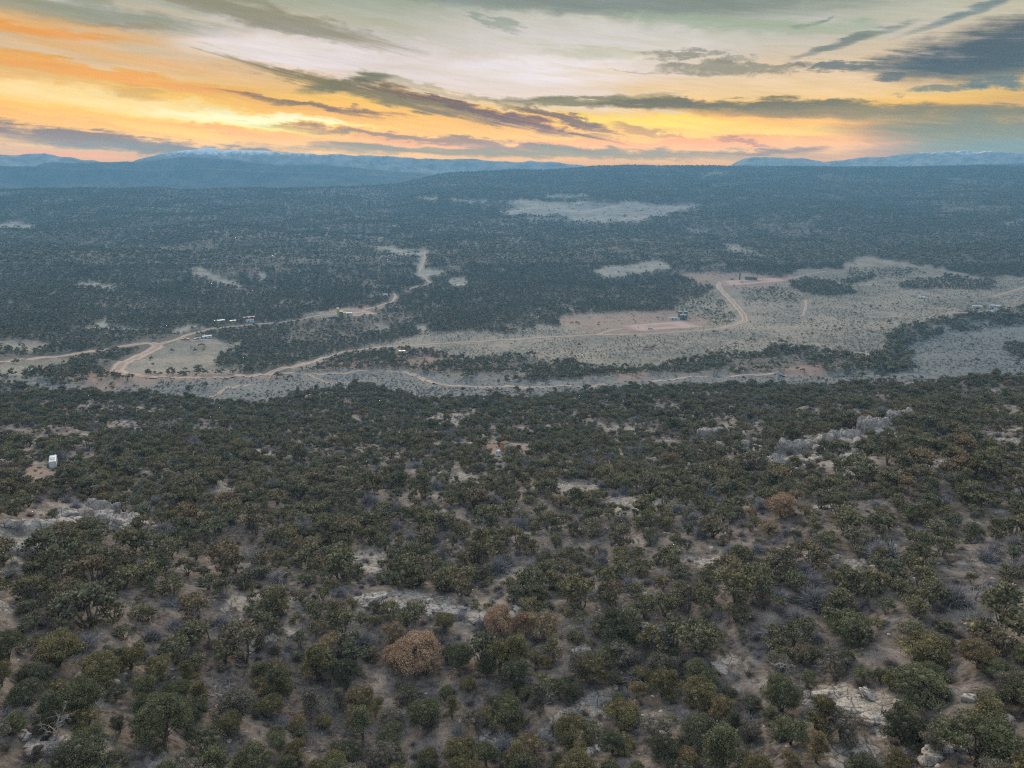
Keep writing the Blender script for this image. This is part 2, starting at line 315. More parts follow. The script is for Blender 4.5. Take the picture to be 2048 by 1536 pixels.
NEAR_BARE = [[(838, 846), (860, 830), (920, 824), (960, 822), (940, 845), (880, 858)], [(495, 905), (520, 895), (555, 905), (530, 918)], [(960, 905), (990, 880), (1060, 885), (1080, 905), (1010, 915)],
             [(50, 945), (80, 930), (115, 945), (110, 975), (85, 990)], [(120, 925), (160, 915), (200, 925), (180, 940)], [(0, 1040), (90, 1035), (100, 1110), (0, 1125)], [(55, 1010), (180, 1005), (290, 1040), (290, 1065), (180, 1050), (60, 1050)],
             [(390, 985), (470, 965), (520, 975), (440, 1010)], [(690, 1190), (790, 1180), (900, 1195), (1000, 1215), (1040, 1250), (960, 1262), (880, 1240), (760, 1225)], [(1100, 960), (1210, 965), (1200, 1000), (1120, 990)], [(1210, 990), (1330, 1000), (1320, 1030), (1230, 1030)],
             [(1360, 1110), (1440, 1100), (1450, 1135), (1380, 1145)], [(1540, 900), (1600, 880), (1660, 880), (1650, 905), (1560, 945)], [(1640, 890), (1720, 850), (1790, 840), (1770, 870), (1700, 905)], [(1620, 1370), (1700, 1370), (1790, 1400), (1830, 1450), (1760, 1480), (1690, 1430)],
             [(1240, 1440), (1330, 1420), (1340, 1470), (1260, 1480)], [(1100, 1440), (1180, 1390), (1230, 1370), (1220, 1440), (1130, 1500), (1060, 1490)], [(670, 1105), (760, 1100), (800, 1140), (740, 1150)], [(420, 1390), (470, 1360), (500, 1400), (440, 1420)], [(850, 940), (960, 950), (960, 975), (860, 965)],
             [(1000, 1130), (1080, 1130), (1080, 1165), (1000, 1180)], [(1670, 1480), (1740, 1490), (1720, 1536), (1660, 1536)], [(1450, 1300), (1520, 1320), (1500, 1350), (1440, 1330)], [(200, 850), (280, 840), (300, 860), (210, 870)], [(0, 1200), (40, 1190), (30, 1230), (0, 1230)], [(430, 1180), (520, 1190), (500, 1260), (440, 1240)], [(1660, 920), (1730, 900), (1760, 940), (1690, 960)], [(1850, 915), (1900, 920), (1890, 960), (1850, 960)], [(1940, 855), (2048, 880), (2048, 900), (1960, 885)]]
GROVE = [[(1580, 560), (1605, 555), (1650, 562), (1700, 580), (1720, 592), (1660, 596), (1610, 590), (1585, 575)], [(1680, 565), (1710, 555), (1745, 552), (1742, 558), (1700, 570)], [(1795, 572), (1830, 560), (1900, 556), (1990, 562), (2000, 578), (1940, 582), (1860, 580), (1800, 578)]]
SPARSE = [[(1345, 600), (1400, 590), (1450, 600), (1475, 640), (1450, 655), (1400, 640), (1370, 620)], [(1480, 578), (1560, 572), (1600, 592), (1590, 608), (1500, 606)], [(1690, 530), (1780, 525), (1850, 545), (1760, 560), (1700, 552)],
          [(1520, 440), (1620, 445), (1660, 470), (1580, 480), (1500, 455)], [(1840, 400), (2000, 410), (2040, 425), (1880, 425)], [(1640, 350), (1780, 360), (1780, 372), (1640, 362)], [(1880, 355), (2030, 362), (2030, 378), (1900, 372)], [(560, 600), (640, 600), (640, 612), (560, 612)],
          [(600, 640), (800, 625), (850, 622), (780, 665), (690, 675), (560, 690)], [(1600, 780), (1700, 775), (1720, 790), (1600, 795)]]
BANK = [[(640, 738), (700, 712), (830, 700), (940, 728), (1060, 712), (1170, 735), (1290, 738), (1440, 712), (1500, 715), (1560, 688), (1640, 700), (1745, 722), (1780, 668), (1890, 638), (1960, 620), (2450, 600), (2450, 640), (2048, 655), (1900, 665), (1830, 690), (1810, 744), (1700, 754), (1620, 748), (1540, 742), (1340, 746), (1220, 760), (1000, 766), (900, 760), (850, 746), (780, 735)],
        [(-300, 752), (60, 750), (130, 740), (180, 722), (240, 700), (270, 693), (288, 698), (250, 722), (225, 742), (200, 750), (270, 762), (230, 778), (-300, 790)], [(2010, 690), (2450, 680), (2450, 760), (2020, 755)]]
M_BENCH = union(BENCH_MEADOW + [[(620, 626), (680, 617), (760, 613), (775, 615), (720, 626), (690, 634), (640, 639), (610, 636)]]); M_WASH = union(WASH); M_LEFT = union(LEFT_MEADOW); M_CLEAR = union(CLEAR); M_BARE = union(NEAR_BARE)
M_GROVE = union(GROVE); M_SPARSE = union(SPARSE); M_BANK = union(BANK)
B_BENCH, B_WASH, B_LEFT, B_CLEAR = [blur(m, 3) for m in (M_BENCH, M_WASH, M_LEFT, M_CLEAR)]; B_BARE = blur(M_BARE, 14); B_CLEAR = blur(M_CLEAR, 5)
B_WASH_SOFT = blur(M_WASH, 8); B_PINK = blur(union([[(1112, 650), (1112, 634), (1180, 627), (1340, 620), (1400, 630), (1440, 650), (1300, 668), (1200, 672)], [(1352, 552), (1400, 545), (1590, 550), (1580, 572), (1440, 580)], [(780, 700), (860, 700), (1000, 720), (1000, 740), (880, 745), (800, 735), (640, 738), (700, 715)],
                                         [(1240, 740), (1290, 738), (1290, 765), (1230, 765)], [(1580, 735), (1650, 725), (1660, 755), (1570, 752)], [(220, 740), (300, 748), (560, 750), (560, 756), (230, 762)], [(100, 755), (240, 745), (330, 765), (200, 780)], [(620, 615), (760, 600), (800, 612), (700, 632)], [(960, 905), (990, 880), (1060, 885), (1080, 905), (1010, 915)], [(40, 945), (80, 930), (125, 945), (110, 985), (85, 990)]]), 4)


def H(x, y):
    x = np.asarray(x, float); y = np.asarray(y, float)
    z = base_h(x, y); D = np.hypot(x, y)
    px, py, f = project(x, y, z)
    wz = sample(B_WASH_SOFT, px, py) * (D < 1100) * (D > 300)
    z = z - 4.0 * wz
    calm = 1 - .75 * sample(B_BENCH, px, py) * (D > 400) * (D < 1500)
    near = 1 - sstep(D, 350, 900)
    z = z + (fbm(x / 26, y / 26, 5) * 5.0 + fbm(x / 75 + 20, y / 75 + 4, 3) * 8.0) * near * sstep(D, 5, 60) + fbm(x / 4.2 + 9, y / 4.2, 4) * .9 * near
    # sandstone benches: terraces on the near slope
    tz = z / 5.5 + 1.4 * fbm(x / 60 + 3, y / 60, 3); ft_ = tz - np.floor(tz); z = z + (sstep(ft_, .55, .95) - ft_) * 1.5 * near
    z = z + fbm(x / 130 + 5, y / 130 + 2, 5) * 13 * calm * sstep(D, 300, 1100) * (1 - sstep(D, 3000, 4600))
    rv = 1 - np.abs(fbm(x / 420 + 31 + y / 2600, y / 620 + 8, 4)) * 5; z = z + np.clip(rv, 0, 1) * -16 * calm * sstep(D, 1200, 1700) * (1 - sstep(D, 2600, 3300))
    z = z + fbm(x / 900, y / 900, 5) * 30 * sstep(D, 3900, 4600)
    return z


DS = np.concatenate([np.exp(np.linspace(math.log(24), math.log(5000), 1500))])


def at(px, py):
    """the point of the land seen in that pixel of the photograph"""
    a = (px - 1024) / FPX; b = (768 - py) / FPX
    d = np.array([a, math.cos(PITCH) + b * math.sin(PITCH), -math.sin(PITCH) + b * math.cos(PITCH)]); hl = math.hypot(d[0], d[1])
    x = d[0] / hl * DS; y = d[1] / hl * DS; zr = d[2] / hl * DS; h = H(x, y)
    k = np.argmax(h > zr)
    if k == 0: k = len(DS) - 1
    t = (zr[k - 1] - h[k - 1]) / ((zr[k - 1] - h[k - 1]) - (zr[k] - h[k]) + 1e-9); D = DS[k - 1] + (DS[k] - DS[k - 1]) * t
    x, y = d[0] / hl * D, d[1] / hl * D
    return Vector((x, y, float(H(x, y))))


# ------------------------------------------------------------------ object helpers
def tag(o, label=None, cat=None, group=None, kind=None):
    if label: o['label'] = label
    if cat: o['category'] = cat
    if group: o['group'] = group
    if kind: o['kind'] = kind
    return o


def mesh_np(name, V, Fc, attrs=None, smooth=False, mats=(), midx=None):
    """V (n,3); Fc list of index arrays (m,k)"""
    me = bpy.data.meshes.new(name); V = np.asarray(V, np.float32); Fc = [np.asarray(f, np.int32) for f in Fc if len(f)]
    me.vertices.add(len(V)); me.vertices.foreach_set('co', V.ravel())
    nl = sum(f.size for f in Fc); npol = sum(len(f) for f in Fc)
    me.loops.add(nl); me.loops.foreach_set('vertex_index', np.concatenate([f.ravel() for f in Fc]))
    me.polygons.add(npol); tot = np.concatenate([np.full(len(f), f.shape[1]) for f in Fc]); st = np.concatenate([[0], np.cumsum(tot)[:-1]])
    me.polygons.foreach_set('loop_start', st.astype(np.int32))
    if smooth: me.polygons.foreach_set('use_smooth', np.ones(npol, bool))
    for m in mats: me.materials.append(m)
    if midx is not None: me.polygons.foreach_set('material_index', np.asarray(midx, np.int32))
    for k, v in (attrs or {}).items():
        a = me.attributes.new(k, 'FLOAT', 'POINT'); a.data.foreach_set('value', np.asarray(v, np.float32))
    me.update(calc_edges=True); return me


def link(name, me, parent=None, loc=None, rot=None, scale=None):
    o = bpy.data.objects.new(name, me); COL.objects.link(o)
    if parent is not None: o.parent = parent
    if loc is not None: o.location = loc
    if rot is not None: o.rotation_euler = rot
    if scale is not None: o.scale = scale
    return o


class MB:
    """collects boxes, tubes, discs into ONE mesh"""
    def __init__(s): s.V = []; s.F = []; s.n = 0
    def add(s, V, F):
        for f in F: s.F.append(tuple(i + s.n for i in f))
        s.V += [tuple(v) for v in V]; s.n += len(V); return s
    def box(s, x0, x1, y0, y1, z0, z1, tp=0.0):
        V = [(x0, y0, z0), (x1, y0, z0), (x1, y1, z0), (x0, y1, z0), (x0 + tp, y0 + tp, z1), (x1 - tp, y0 + tp, z1), (x1 - tp, y1 - tp, z1), (x0 + tp, y1 - tp, z1)]
        return s.add(V, [(3, 2, 1, 0), (4, 5, 6, 7), (0, 1, 5, 4), (1, 2, 6, 5), (2, 3, 7, 6), (3, 0, 4, 7)])
    def prism(s, pts, y0, y1):
        """outline in x,z pulled along y"""
        n = len(pts); V = [(x, y0, z) for x, z in pts] + [(x, y1, z) for x, z in pts]
        return s.add(V, [tuple(range(n)), tuple(range(2 * n - 1, n - 1, -1))] + [(i, i + n, (i + 1) % n + n, (i + 1) % n) for i in range(n)])
    def tube(s, p, q, r, r2=None, n=10, cap=True):
        p = Vector(p); q = Vector(q); r2 = r if r2 is None else r2; d = (q - p).normalized(); a = d.orthogonal().normalized(); b = d.cross(a)
        V = []
        for c, rr in ((p, r), (q, r2)):
            for k in range(n): t = 2 * math.pi * k / n; V.append(c + a * math.cos(t) * rr + b * math.sin(t) * rr)
        F = [(k, (k + 1) % n, (k + 1) % n + n, k + n) for k in range(n)]
        if cap: F += [tuple(range(n - 1, -1, -1)), tuple(range(n, 2 * n))]
        return s.add(V, F)
    def build(s, name, mat, parent=None):
        me = bpy.data.meshes.new(name); me.from_pydata(s.V, [], s.F); me.materials.append(mat); me.update()
        return link(name, me, parent)


def empty(name, loc, rz=0, label=None, cat=None, group=None):
    o = bpy.data.objects.new(name, None); COL.objects.link(o); o.location = loc; o.rotation_euler = (0, 0, rz); o.empty_display_size = .5
    return tag(o, label, cat, group)


def ico(n):
    import bmesh
    bm = bmesh.new(); bmesh.ops.create_icosphere(bm, subdivisions=n, radius=1); V = np.array([v.co[:] for v in bm.verts]); F = np.array([[v.index for v in f.verts] for f in bm.faces]); bm.free(); return V, F


def mat_new(name, rough=.9, spec=.15):
    m = bpy.data.materials.new(name); m.use_nodes = True; t = NT(m.node_tree); b = m.node_tree.nodes['Principled BSDF']
    b.inputs['Roughness'].default_value = rough; b.inputs['Specular IOR Level'].default_value = spec
    return m, t, b


def mat_simple(name, c, rough=.7, spec=.2, var=.15, scale=1.5, dirt=None, metal=0.0):
    m, t, b = mat_new(name, rough, spec); tc = t.n.new('ShaderNodeTexCoord'); n = t.noise(tc.outputs['Object'], scale, 5, .6)
    lo = tuple(x * (1 - var) for x in c); hi = tuple(min(1, x * (1 + var)) for x in c)
    col = t.mix(t.ss(n, .3, .7), lo, hi)
    if dirt: col = t.mix(t.m('MULTIPLY', t.ss(t.noise(tc.outputs['Object'], scale * .6, 6, .7), .5, .75), .6), col, dirt)
    t.l.new(col, b.inputs['Base Color']); b.inputs['Metallic'].default_value = metal
    return m


# ------------------------------------------------------------------ ground material
def attr(t, name):
    a = t.n.new('ShaderNodeAttribute'); a.attribute_name = name; return a.outputs['Fac']


def ground_material():
    m, t, b = mat_new('ground_soil', .95, .1)
    g = t.n.new('ShaderNodeNewGeometry'); P = g.outputs['Position']
    big = t.noise(P, .045, 5, .6); mid = t.noise(P, .22, 6, .65, .4); fine = t.noise(P, 1.7, 6, .7); far = t.noise(P, .011, 6, .7, .5); grit = t.noise(P, 7.0, 4, .7)
    mfar = t.noise(P, .05, 5, .75)
    meadow, wash, pale, pink, bare, canopy = [attr(t, k) for k in ('meadow', 'wash', 'pale', 'pink', 'bare', 'litter')]
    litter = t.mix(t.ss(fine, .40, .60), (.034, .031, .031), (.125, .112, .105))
    soil = t.mix(t.ss(mid, .36, .60), (.10, .088, .080), (.31, .275, .248))
    soil = t.mix(t.m('MULTIPLY', t.ss(grit, .45, .6), .7), soil, (.12, .10, .09))
    rock = t.mix(t.ss(fine, .3, .75), (.17, .165, .155), (.345, .325, .30)); ck = t.m('MAXIMUM', t.m('MULTIPLY', t.crack(P, .42, .03), .9), t.m('MULTIPLY', t.crack(P, 1.3, .04, .7), .5)); rock = t.mix(t.m('MULTIPLY', ck, .8), rock, (.05, .043, .038)); rock = t.mix(t.m('MULTIPLY', t.ss(t.noise(P, 2.6, 5, .75), .52, .66), .65), rock, (.12, .105, .09))
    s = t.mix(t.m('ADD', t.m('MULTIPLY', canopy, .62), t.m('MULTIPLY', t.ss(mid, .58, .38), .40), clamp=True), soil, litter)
    rockm = t.m('MULTIPLY', t.ss(t.m('ADD', t.m('MULTIPLY', big, .55), t.m('ADD', t.m('MULTIPLY', mid, .5), t.m('MULTIPLY', bare, .11))), .585, .63), 1.0)
    s = t.mix(rockm, s, rock)
    grass = t.mix(t.ss(grit, .4, .7), (.10, .09, .06), (.24, .21, .15))
    s = t.mix(t.m('MULTIPLY', t.ss(t.noise(P, .6, 5, .7), .52, .66), .5), s, grass)
    # farther off: pale sandstone and soil between the trees
    fs = t.mix(t.ss(mfar, .5, .8), (.085, .08, .07), (.21, .20, .18)); fs = t.mix(pale, fs, t.mix(t.ss(mfar, .3, .65), (.115, .12, .105), (.24, .24, .22)))
    s = t.mix(attr(t, 'afar'), s, fs)
    # sagebrush flats
    sg = t.ss(t.noise(P, .55, 3, .7), .40, .62)
    sage = t.mix(sg, (.18, .172, .148), (.08, .09, .08)); sage = t.mix(t.ss(far, .36, .60), sage, t.mix(sg, (.265, .235, .195), (.145, .142, .122))); sage = t.mix(t.m('MULTIPLY', t.ss(t.noise(P, .03, 6, .75, 1.0), .53, .60), .55), sage, (.085, .085, .078))
    s = t.mix(meadow, s, sage)
    wsg = t.mix(sg, (.16, .165, .165), (.062, .080, .085)); s = t.mix(t.m('MULTIPLY', wash, t.ss(far, .30, .42)), s, wsg)
    s = t.mix(t.m('MULTIPLY', pink, t.m('MULTIPLY_ADD', t.ss(mfar, .35, .65), .6, .25)), s, (.215, .15, .122))
    t.l.new(s, b.inputs['Base Color'])
    bm = t.n.new('ShaderNodeBump'); bm.inputs['Strength'].default_value = .7; bm.inputs['Distance'].default_value = .35
    t.l.new(t.m('SUBTRACT', t.m('ADD', fine, t.m('MULTIPLY', grit, .5)), t.m('MULTIPLY', t.m('MULTIPLY', ck, rockm), .8)), bm.inputs['Height']); t.l.new(bm.outputs[0], b.inputs['Normal'])
    return m


def road_material(name, c1, c2):
    m, t, b = mat_new(name, .95, .1); g = t.n.new('ShaderNodeNewGeometry'); P = g.outputs['Position']
    n = t.noise(P, .12, 6, .7); e = attr(t, 'edge')
    col = t.mix(t.ss(n, .3, .7), c1, c2)
    rut = t.m('MULTIPLY', t.ss(e, .25, .45), t.ss(e, .8, .6)); col = t.mix(t.m('MULTIPLY', t.ss(t.noise(P, .9, 4, .7), .5, .65), .4), col, tuple(x * .55 for x in c1)); col = t.mix(t.m('MULTIPLY', rut, .7), col, tuple(min(1, x * 1.25) for x in c2))
    col = t.mix(t.m('MULTIPLY', t.ss(t.m('ADD', e, t.m('MULTIPLY', t.noise(P, .5, 4, .7), .5)), 1.25, 1.0), 0.0), col, col)
    col = t.mix(t.m('MULTIPLY', t.ss(t.m('ADD', e, t.noise(P, .4, 4, .7)), 1.2, 1.5), .7), col, (.13, .115, .095))
    t.l.new(col, b.inputs['Base Color']); return m


# ------------------------------------------------------------------ roads (traced as runs of ground points)
ROADS = [
    ('dirt_road', 6.0, [(-60, 728), (0, 724), (60, 719), (120, 713), (180, 704), (240, 693), (275, 688), (300, 686)]),
    ('dirt_road', 11.0, [(300, 686), (318, 691), (308, 699), (285, 710), (258, 722), (240, 733), (233, 742), (246, 748), (275, 751)]),
    ('dirt_road', 6.5, [(270, 751), (330, 753), (400, 755), (460, 755), (510, 751), (545, 744), (590, 734), (640, 718), (680, 706), (730, 698), (800, 692), (870, 688), (960, 684), (1040, 679), (1120, 673), (1180, 670), (1240, 669), (1300, 668), (1380, 663), (1440, 657)]),
    ('dirt_road', 9.5, [(1436, 658), (1470, 650), (1490, 642), (1489, 633), (1478, 618), (1462, 600), (1448, 586), (1440, 577), (1436, 570), (1444, 562)]),
    ('dirt_road', 5.0, [(520, 750), (560, 747), (620, 748), (700, 745), (780, 742), (815, 744), (840, 755), (872, 767), (920, 772), (1000, 774), (1080, 775), (1150, 773), (1210, 768)]),
    ('dirt_road', 5.0, [(1300, 763), (1350, 758), (1410, 754), (1480, 751), (1530, 749), (1575, 753)]),
    ('dirt_track', 3.0, [(610, 748), (630, 757), (650, 764), (685, 768)]), ('dirt_track', 3.0, [(418, 796), (440, 785), (465, 776), (500, 770)]),
    ('dirt_road', 5.0, [(318, 690), (345, 682), (380, 668), (430, 656), (500, 650), (560, 645), (600, 640), (640, 631), (680, 628), (720, 624), (760, 611), (786, 603), (792, 593), (788, 587)]),
    ('dirt_road', 5.0, [(815, 580), (840, 572), (862, 566), (850, 556), (838, 547), (845, 530), (850, 515), (849, 505)]),
    ('dirt_road', 7.0, [(1190, 671), (1215, 663), (1245, 657)]), ('dirt_track', 4.0, [(1612, 600), (1612, 615), (1606, 632), (1598, 633)]),
    ('dirt_road', 4.5, [(1985, 594), (2010, 587), (2048, 575), (2120, 560)]), ('dirt_track', 4.0, [(1900, 626), (1960, 624), (2030, 622), (2100, 620)]),
    ('dirt_road', 5.0, [(1540, 563), (1590, 556), (1620, 548), (1650, 543)]), ('dirt_track', 3.5, [(380, 682), (415, 678), (440, 683)]),
]
road_pts = []
_roads_done = []
for nm, w_, pp in ROADS:
    P = [at(*p) for p in pp]
    L = [0]
    for a, b_ in zip(P, P[1:]): L.append(L[-1] + (b_ - a).length)
    n = max(6, int(L[-1] / 3.0)); s = np.linspace(0, L[-1], n)
    X = np.interp(s, L, [p.x for p in P]); Y = np.interp(s, L, [p.y for p in P])
    kk = np.exp(-np.linspace(-2, 2, 9) ** 2); kk /= kk.sum(); X = np.convolve(np.pad(X, 4, mode='reflect', reflect_type='odd'), kk, 'valid'); Y = np.convolve(np.pad(Y, 4, mode='reflect', reflect_type='odd'), kk, 'valid')
    road_pts.append((X, Y, w_)); _roads_done.append((nm, w_, X, Y))
PADS = [('gravel_pad', [(1236, 652), (1262, 664), (1420, 655), (1372, 640)]), ('gravel_pad', [(1436, 561), (1446, 574), (1588, 562), (1560, 556)]), ('gravel_pad', [(690, 627), (700, 634), (760, 628), (740, 621)])]
# raster of where roads and pads lie, so that no tree stands on them
RG = np.zeros((1500, 1700), bool)   # 2 m cells: x -1500..1500, y -0..3400


def mark(x, y, r):
    k = int(math.ceil(r / 2)); i0 = ((x + 1500) / 2).astype(int); j0 = (y / 2).astype(int)
    for di in range(-k, k + 1):
        for dj in range(-k, k + 1):
            if di * di + dj * dj <= (r / 2 + .5) ** 2:
                RG[np.clip(i0 + di, 0, 1499), np.clip(j0 + dj, 0, 1699)] = True


for X, Y, w_ in road_pts: mark(X, Y, w_ * .5 + 2.5); mark(X * .994, Y * .994, w_ * .5 + 2.5)


def on_road(x, y): return RG[np.clip(((x + 1500) / 2).astype(int), 0, 1499), np.clip((y / 2).astype(int), 0, 1699)]


# ------------------------------------------------------------------ where trees stand
def tree_density(x, y, z, D):
    px, py, f = project(x, y, z)
    cl = fbm(x / 22 + 40, y / 22, 4); cl2 = fbm(x / 9, y / 9 + 7, 3)
    near = np.clip(1.02 - .14 * sstep(D, 130, 240) + 2.1 * cl + 1.2 * cl2, .05, 1.0)
    near = np.where(sample(M_BARE, px, py) & (D < 420), .07, near)
    fb = fbm(x / 90 + 11, y / 90 + 5, 5); fc = fbm(x / 25 + 3, y / 25 + 8, 4)
    fd = fbm(x / 260 + 77, y / 700 + 15, 4); far = np.clip(np.where(fc + .5 * fb < -.17, .30, .97) - 1.1 * np.clip(-fd - .06, 0, 1) * (D > 1100), .2, 1)
    d = np.where(D < 440, near, far)
    d = np.where(sample(M_SPARSE, px, py) & (D > 440), .38, d)
    bench = (sample(M_BENCH, px, py) | sample(M_LEFT, px, py)) & (D > 380) & (D < 1700)
    d = np.where(bench, np.where(fc > .15, .09, .006), d)
    wash = sample(M_WASH, px, py) & (D > 380) & (D < 1300)
    d = np.where(wash, .015, d)
    d = np.where(D > 440, d * np.clip(1 - 1.15 * sample(B_CLEAR, px, py), .012, 1), d)
    bank = sample(M_BANK, px, py) & (D > 400) & (D < 1300)
    d = np.where(bank, np.where(fc > -.04, .78, .10), d)
    d = np.where(sample(M_SPARSE, px, py) & (D > 440) & (D < 1200) & bench, .40, d)
    d = np.where(sample(M_GROVE, px, py) & (D > 700) & (D < 1700), .97, d)
    d = np.where(on_road(x, y) & (D > 380) & (D < 2500), 0, d)
    return d, px, py


def scatter(cell, D0, D1, half=44.0, jit=.46):
    n = int(D1 / cell) + 2
    gx, gy = np.meshgrid(np.arange(-n, n + 1), np.arange(-2, n + 1)); x = gx * cell + cell * .5 * (gy % 2); y = gy * cell
    D = np.hypot(x, y); az = np.degrees(np.arctan2(x, y)); k = (D > D0) & (D < D1) & (np.abs(az) < half + 200 / np.maximum(D, 20))
    x = x[k].astype(float); y = y[k].astype(float)
    x += RNG.uniform(-jit, jit, len(x)) * cell; y += RNG.uniform(-jit, jit, len(x)) * cell
    return x, y


HERO = [  # px, py of the base, crown radius, height, colour of the photographed tree
    (835, 1335, 2.9, 4.2, 'rust'), (785, 1290, 2.0, 3.4, 'brown'), (788, 1330, 1.5, 2.2, 'rust'), (1000, 1262, 2.3, 3.2, 'rust'), (1050, 1262, 1.6, 2.6, 'rust'), (1085, 1272, 2.7, 3.8, 'brown'), (660, 1305, 2.0, 2.8, 'brown'),
    (1562, 1032, 2.6, 3.8, 'rust'), (1590, 1010, 1.8, 3.4, 'brown'), (1500, 1040, 1.5, 2.6, 'brown'), (1610, 1030, 1.4, 2.4, 'brown'), (1535, 1068, 2.2, 2.6, 'brown'), (890, 1262, 2.0, 2.9, 'olive'),
    (1235, 1290, 3.6, 5.0, 'dark'), (1560, 1420, 2.3, 4.2, 'green'), (1850, 1330, 3.0, 3.8, 'olive'), (1835, 1410, 3.2, 3.9, 'green'), (1950, 1525, 3.4, 4.0, 'green'), (1700, 1285, 2.9, 4.0, 'green'),
    (1400, 1370, 2.4, 3.2, 'green'), (330, 1480, 3.1, 4.3, 'green'), (690, 1370, 2.5, 3.8, 'dark'), (850, 1455, 2.3, 3.6, 'green'), (120, 1330, 3.0, 3.8, 'olive')]
hero_xy = []
HERO = [(a, b, c * (.95 if e == 'rust' else .74), d * (1 if e == 'rust' else .85), e) for a, b, c, d, e in HERO]
for h in HERO:
    p = at(h[0], h[1]); hero_xy.append((p.x, p.y))
hero_xy = np.array(hero_xy)
tx, ty = scatter(2.7, 26, 440)
tz_ = H(tx, ty); tD = np.hypot(tx, ty); dn, tpx, tpy = tree_density(tx, ty, tz_, tD)
keep = RNG.random(len(tx)) < dn
for (ex, ey, er) in ((1014, 903, 4.5), (1000, 908, 3.5), (1030, 901, 3.5), (985, 905, 3), (107, 938, 3.6), (100, 955, 3.2), (112, 945, 2.6), (143, 930, 2.5), (75, 955, 3), (1014, 911, 3.4), (1006, 921, 3.0), (1022, 921, 3.0), (998, 914, 2.6), (1014, 933, 2.4), (108, 950, 2.6), (108, 962, 2.2)):
    q = at(ex, ey); keep &= np.hypot(tx - q.x, ty - q.y) > er
dh = np.min(np.hypot(tx[:, None] - hero_xy[None, :, 0], ty[:, None] - hero_xy[None, :, 1]), axis=1); hr = np.array([h[2] for h in HERO]).max() * 0 + 2.4
keep &= dh > hr
for hx_, hy_, h in zip(hero_xy[:, 0], hero_xy[:, 1], HERO):
    if h[4] == 'rust': keep &= np.hypot(tx - hx_ * .955, ty - hy_ * .955) > 2.2
tx, ty, tz_, tD, tpx, tpy = [a[keep] for a in (tx, ty, tz_, tD, tpx, tpy)]
NEAR_TREES = (tx, ty)
# canopy litter raster for the ground: 1.5 m cells over the near slope
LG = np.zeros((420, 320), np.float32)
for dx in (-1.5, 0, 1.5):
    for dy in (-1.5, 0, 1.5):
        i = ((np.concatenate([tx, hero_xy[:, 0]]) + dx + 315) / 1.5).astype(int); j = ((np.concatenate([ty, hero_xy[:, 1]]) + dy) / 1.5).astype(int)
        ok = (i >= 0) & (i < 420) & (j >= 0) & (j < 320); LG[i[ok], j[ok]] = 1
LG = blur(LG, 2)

# ------------------------------------------------------------------ terrain mesh
def build_ground():
    azs = np.concatenate([np.arange(-180, -46, 4.0), np.arange(-46, -39, .5), np.arange(-39, 39.001, .115), np.arange(39.5, 46, .5), np.arange(46, 180, 4.0)]); azs = np.radians(azs)
    rr = np.arange(1700, 331, -2.6); cD = np.interp(-rr, [-a for a, _ in NR], [b for _, b in NR])
    t = np.clip((560 - rr) / 230, 0, 1); cD = np.where(rr < 560, 1110 * (3700 / 1110) ** (t ** 1.2), cD)
    Ds = np.concatenate([[2, 8, 14, 20, 25, 29], cD, np.arange(1000, 4300, 26), np.arange(4300, 5700, 70)]); Ds = np.unique(np.round(Ds, 1))
    keepD = [Ds[0]]
    for d in Ds[1:]:
        if d - keepD[-1] > max(.09, .0022 * d): keepD.append(d)
    Ds = np.array(keepD)
    AZ, DD = np.meshgrid(azs, Ds, indexing='ij'); x = np.sin(AZ) * DD; y = np.cos(AZ) * DD; z = H(x, y); n, m = x.shape
    V = np.stack([x, y, z], -1).reshape(-1, 3)
    i = np.arange(n)[:, None]; j = np.arange(m - 1)[None, :]; i2 = (i + 1) % n
    F = np.stack([i * m + j, i * m + j + 1, i2 * m + j + 1, i2 * m + j], -1).reshape(-1, 4)
    V = np.concatenate([V, [[0, 0, float(H(0.01, 0.01))]]]); c = len(V) - 1
    F3 = np.stack([np.full(n, c), np.arange(n) * m, ((np.arange(n) + 1) % n) * m], -1)
    X, Y, Z = V.T; D = np.hypot(X, Y); px, py, f = project(X, Y, Z)
    val = (D > 380) & (D < 1700)
    ax = np.clip(((X + 315) / 1.5).astype(int), 0, 419); ay = np.clip((Y / 1.5).astype(int), 0, 319)
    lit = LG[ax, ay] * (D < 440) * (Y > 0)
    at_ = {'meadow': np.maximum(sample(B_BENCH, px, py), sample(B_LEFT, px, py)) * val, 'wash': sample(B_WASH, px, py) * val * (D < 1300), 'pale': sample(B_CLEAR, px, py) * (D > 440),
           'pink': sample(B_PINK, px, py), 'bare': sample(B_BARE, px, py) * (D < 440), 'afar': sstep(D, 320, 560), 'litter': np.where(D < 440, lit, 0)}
    me = mesh_np('ground', V, [F, F3], at_, True, [ground_material()])
    o = link('ground', me); o['kind'] = 'structure'; o['label'] = 'rolling tan and grey semi-desert ground with pale rock and sagebrush flats'
    return len(F) * 2


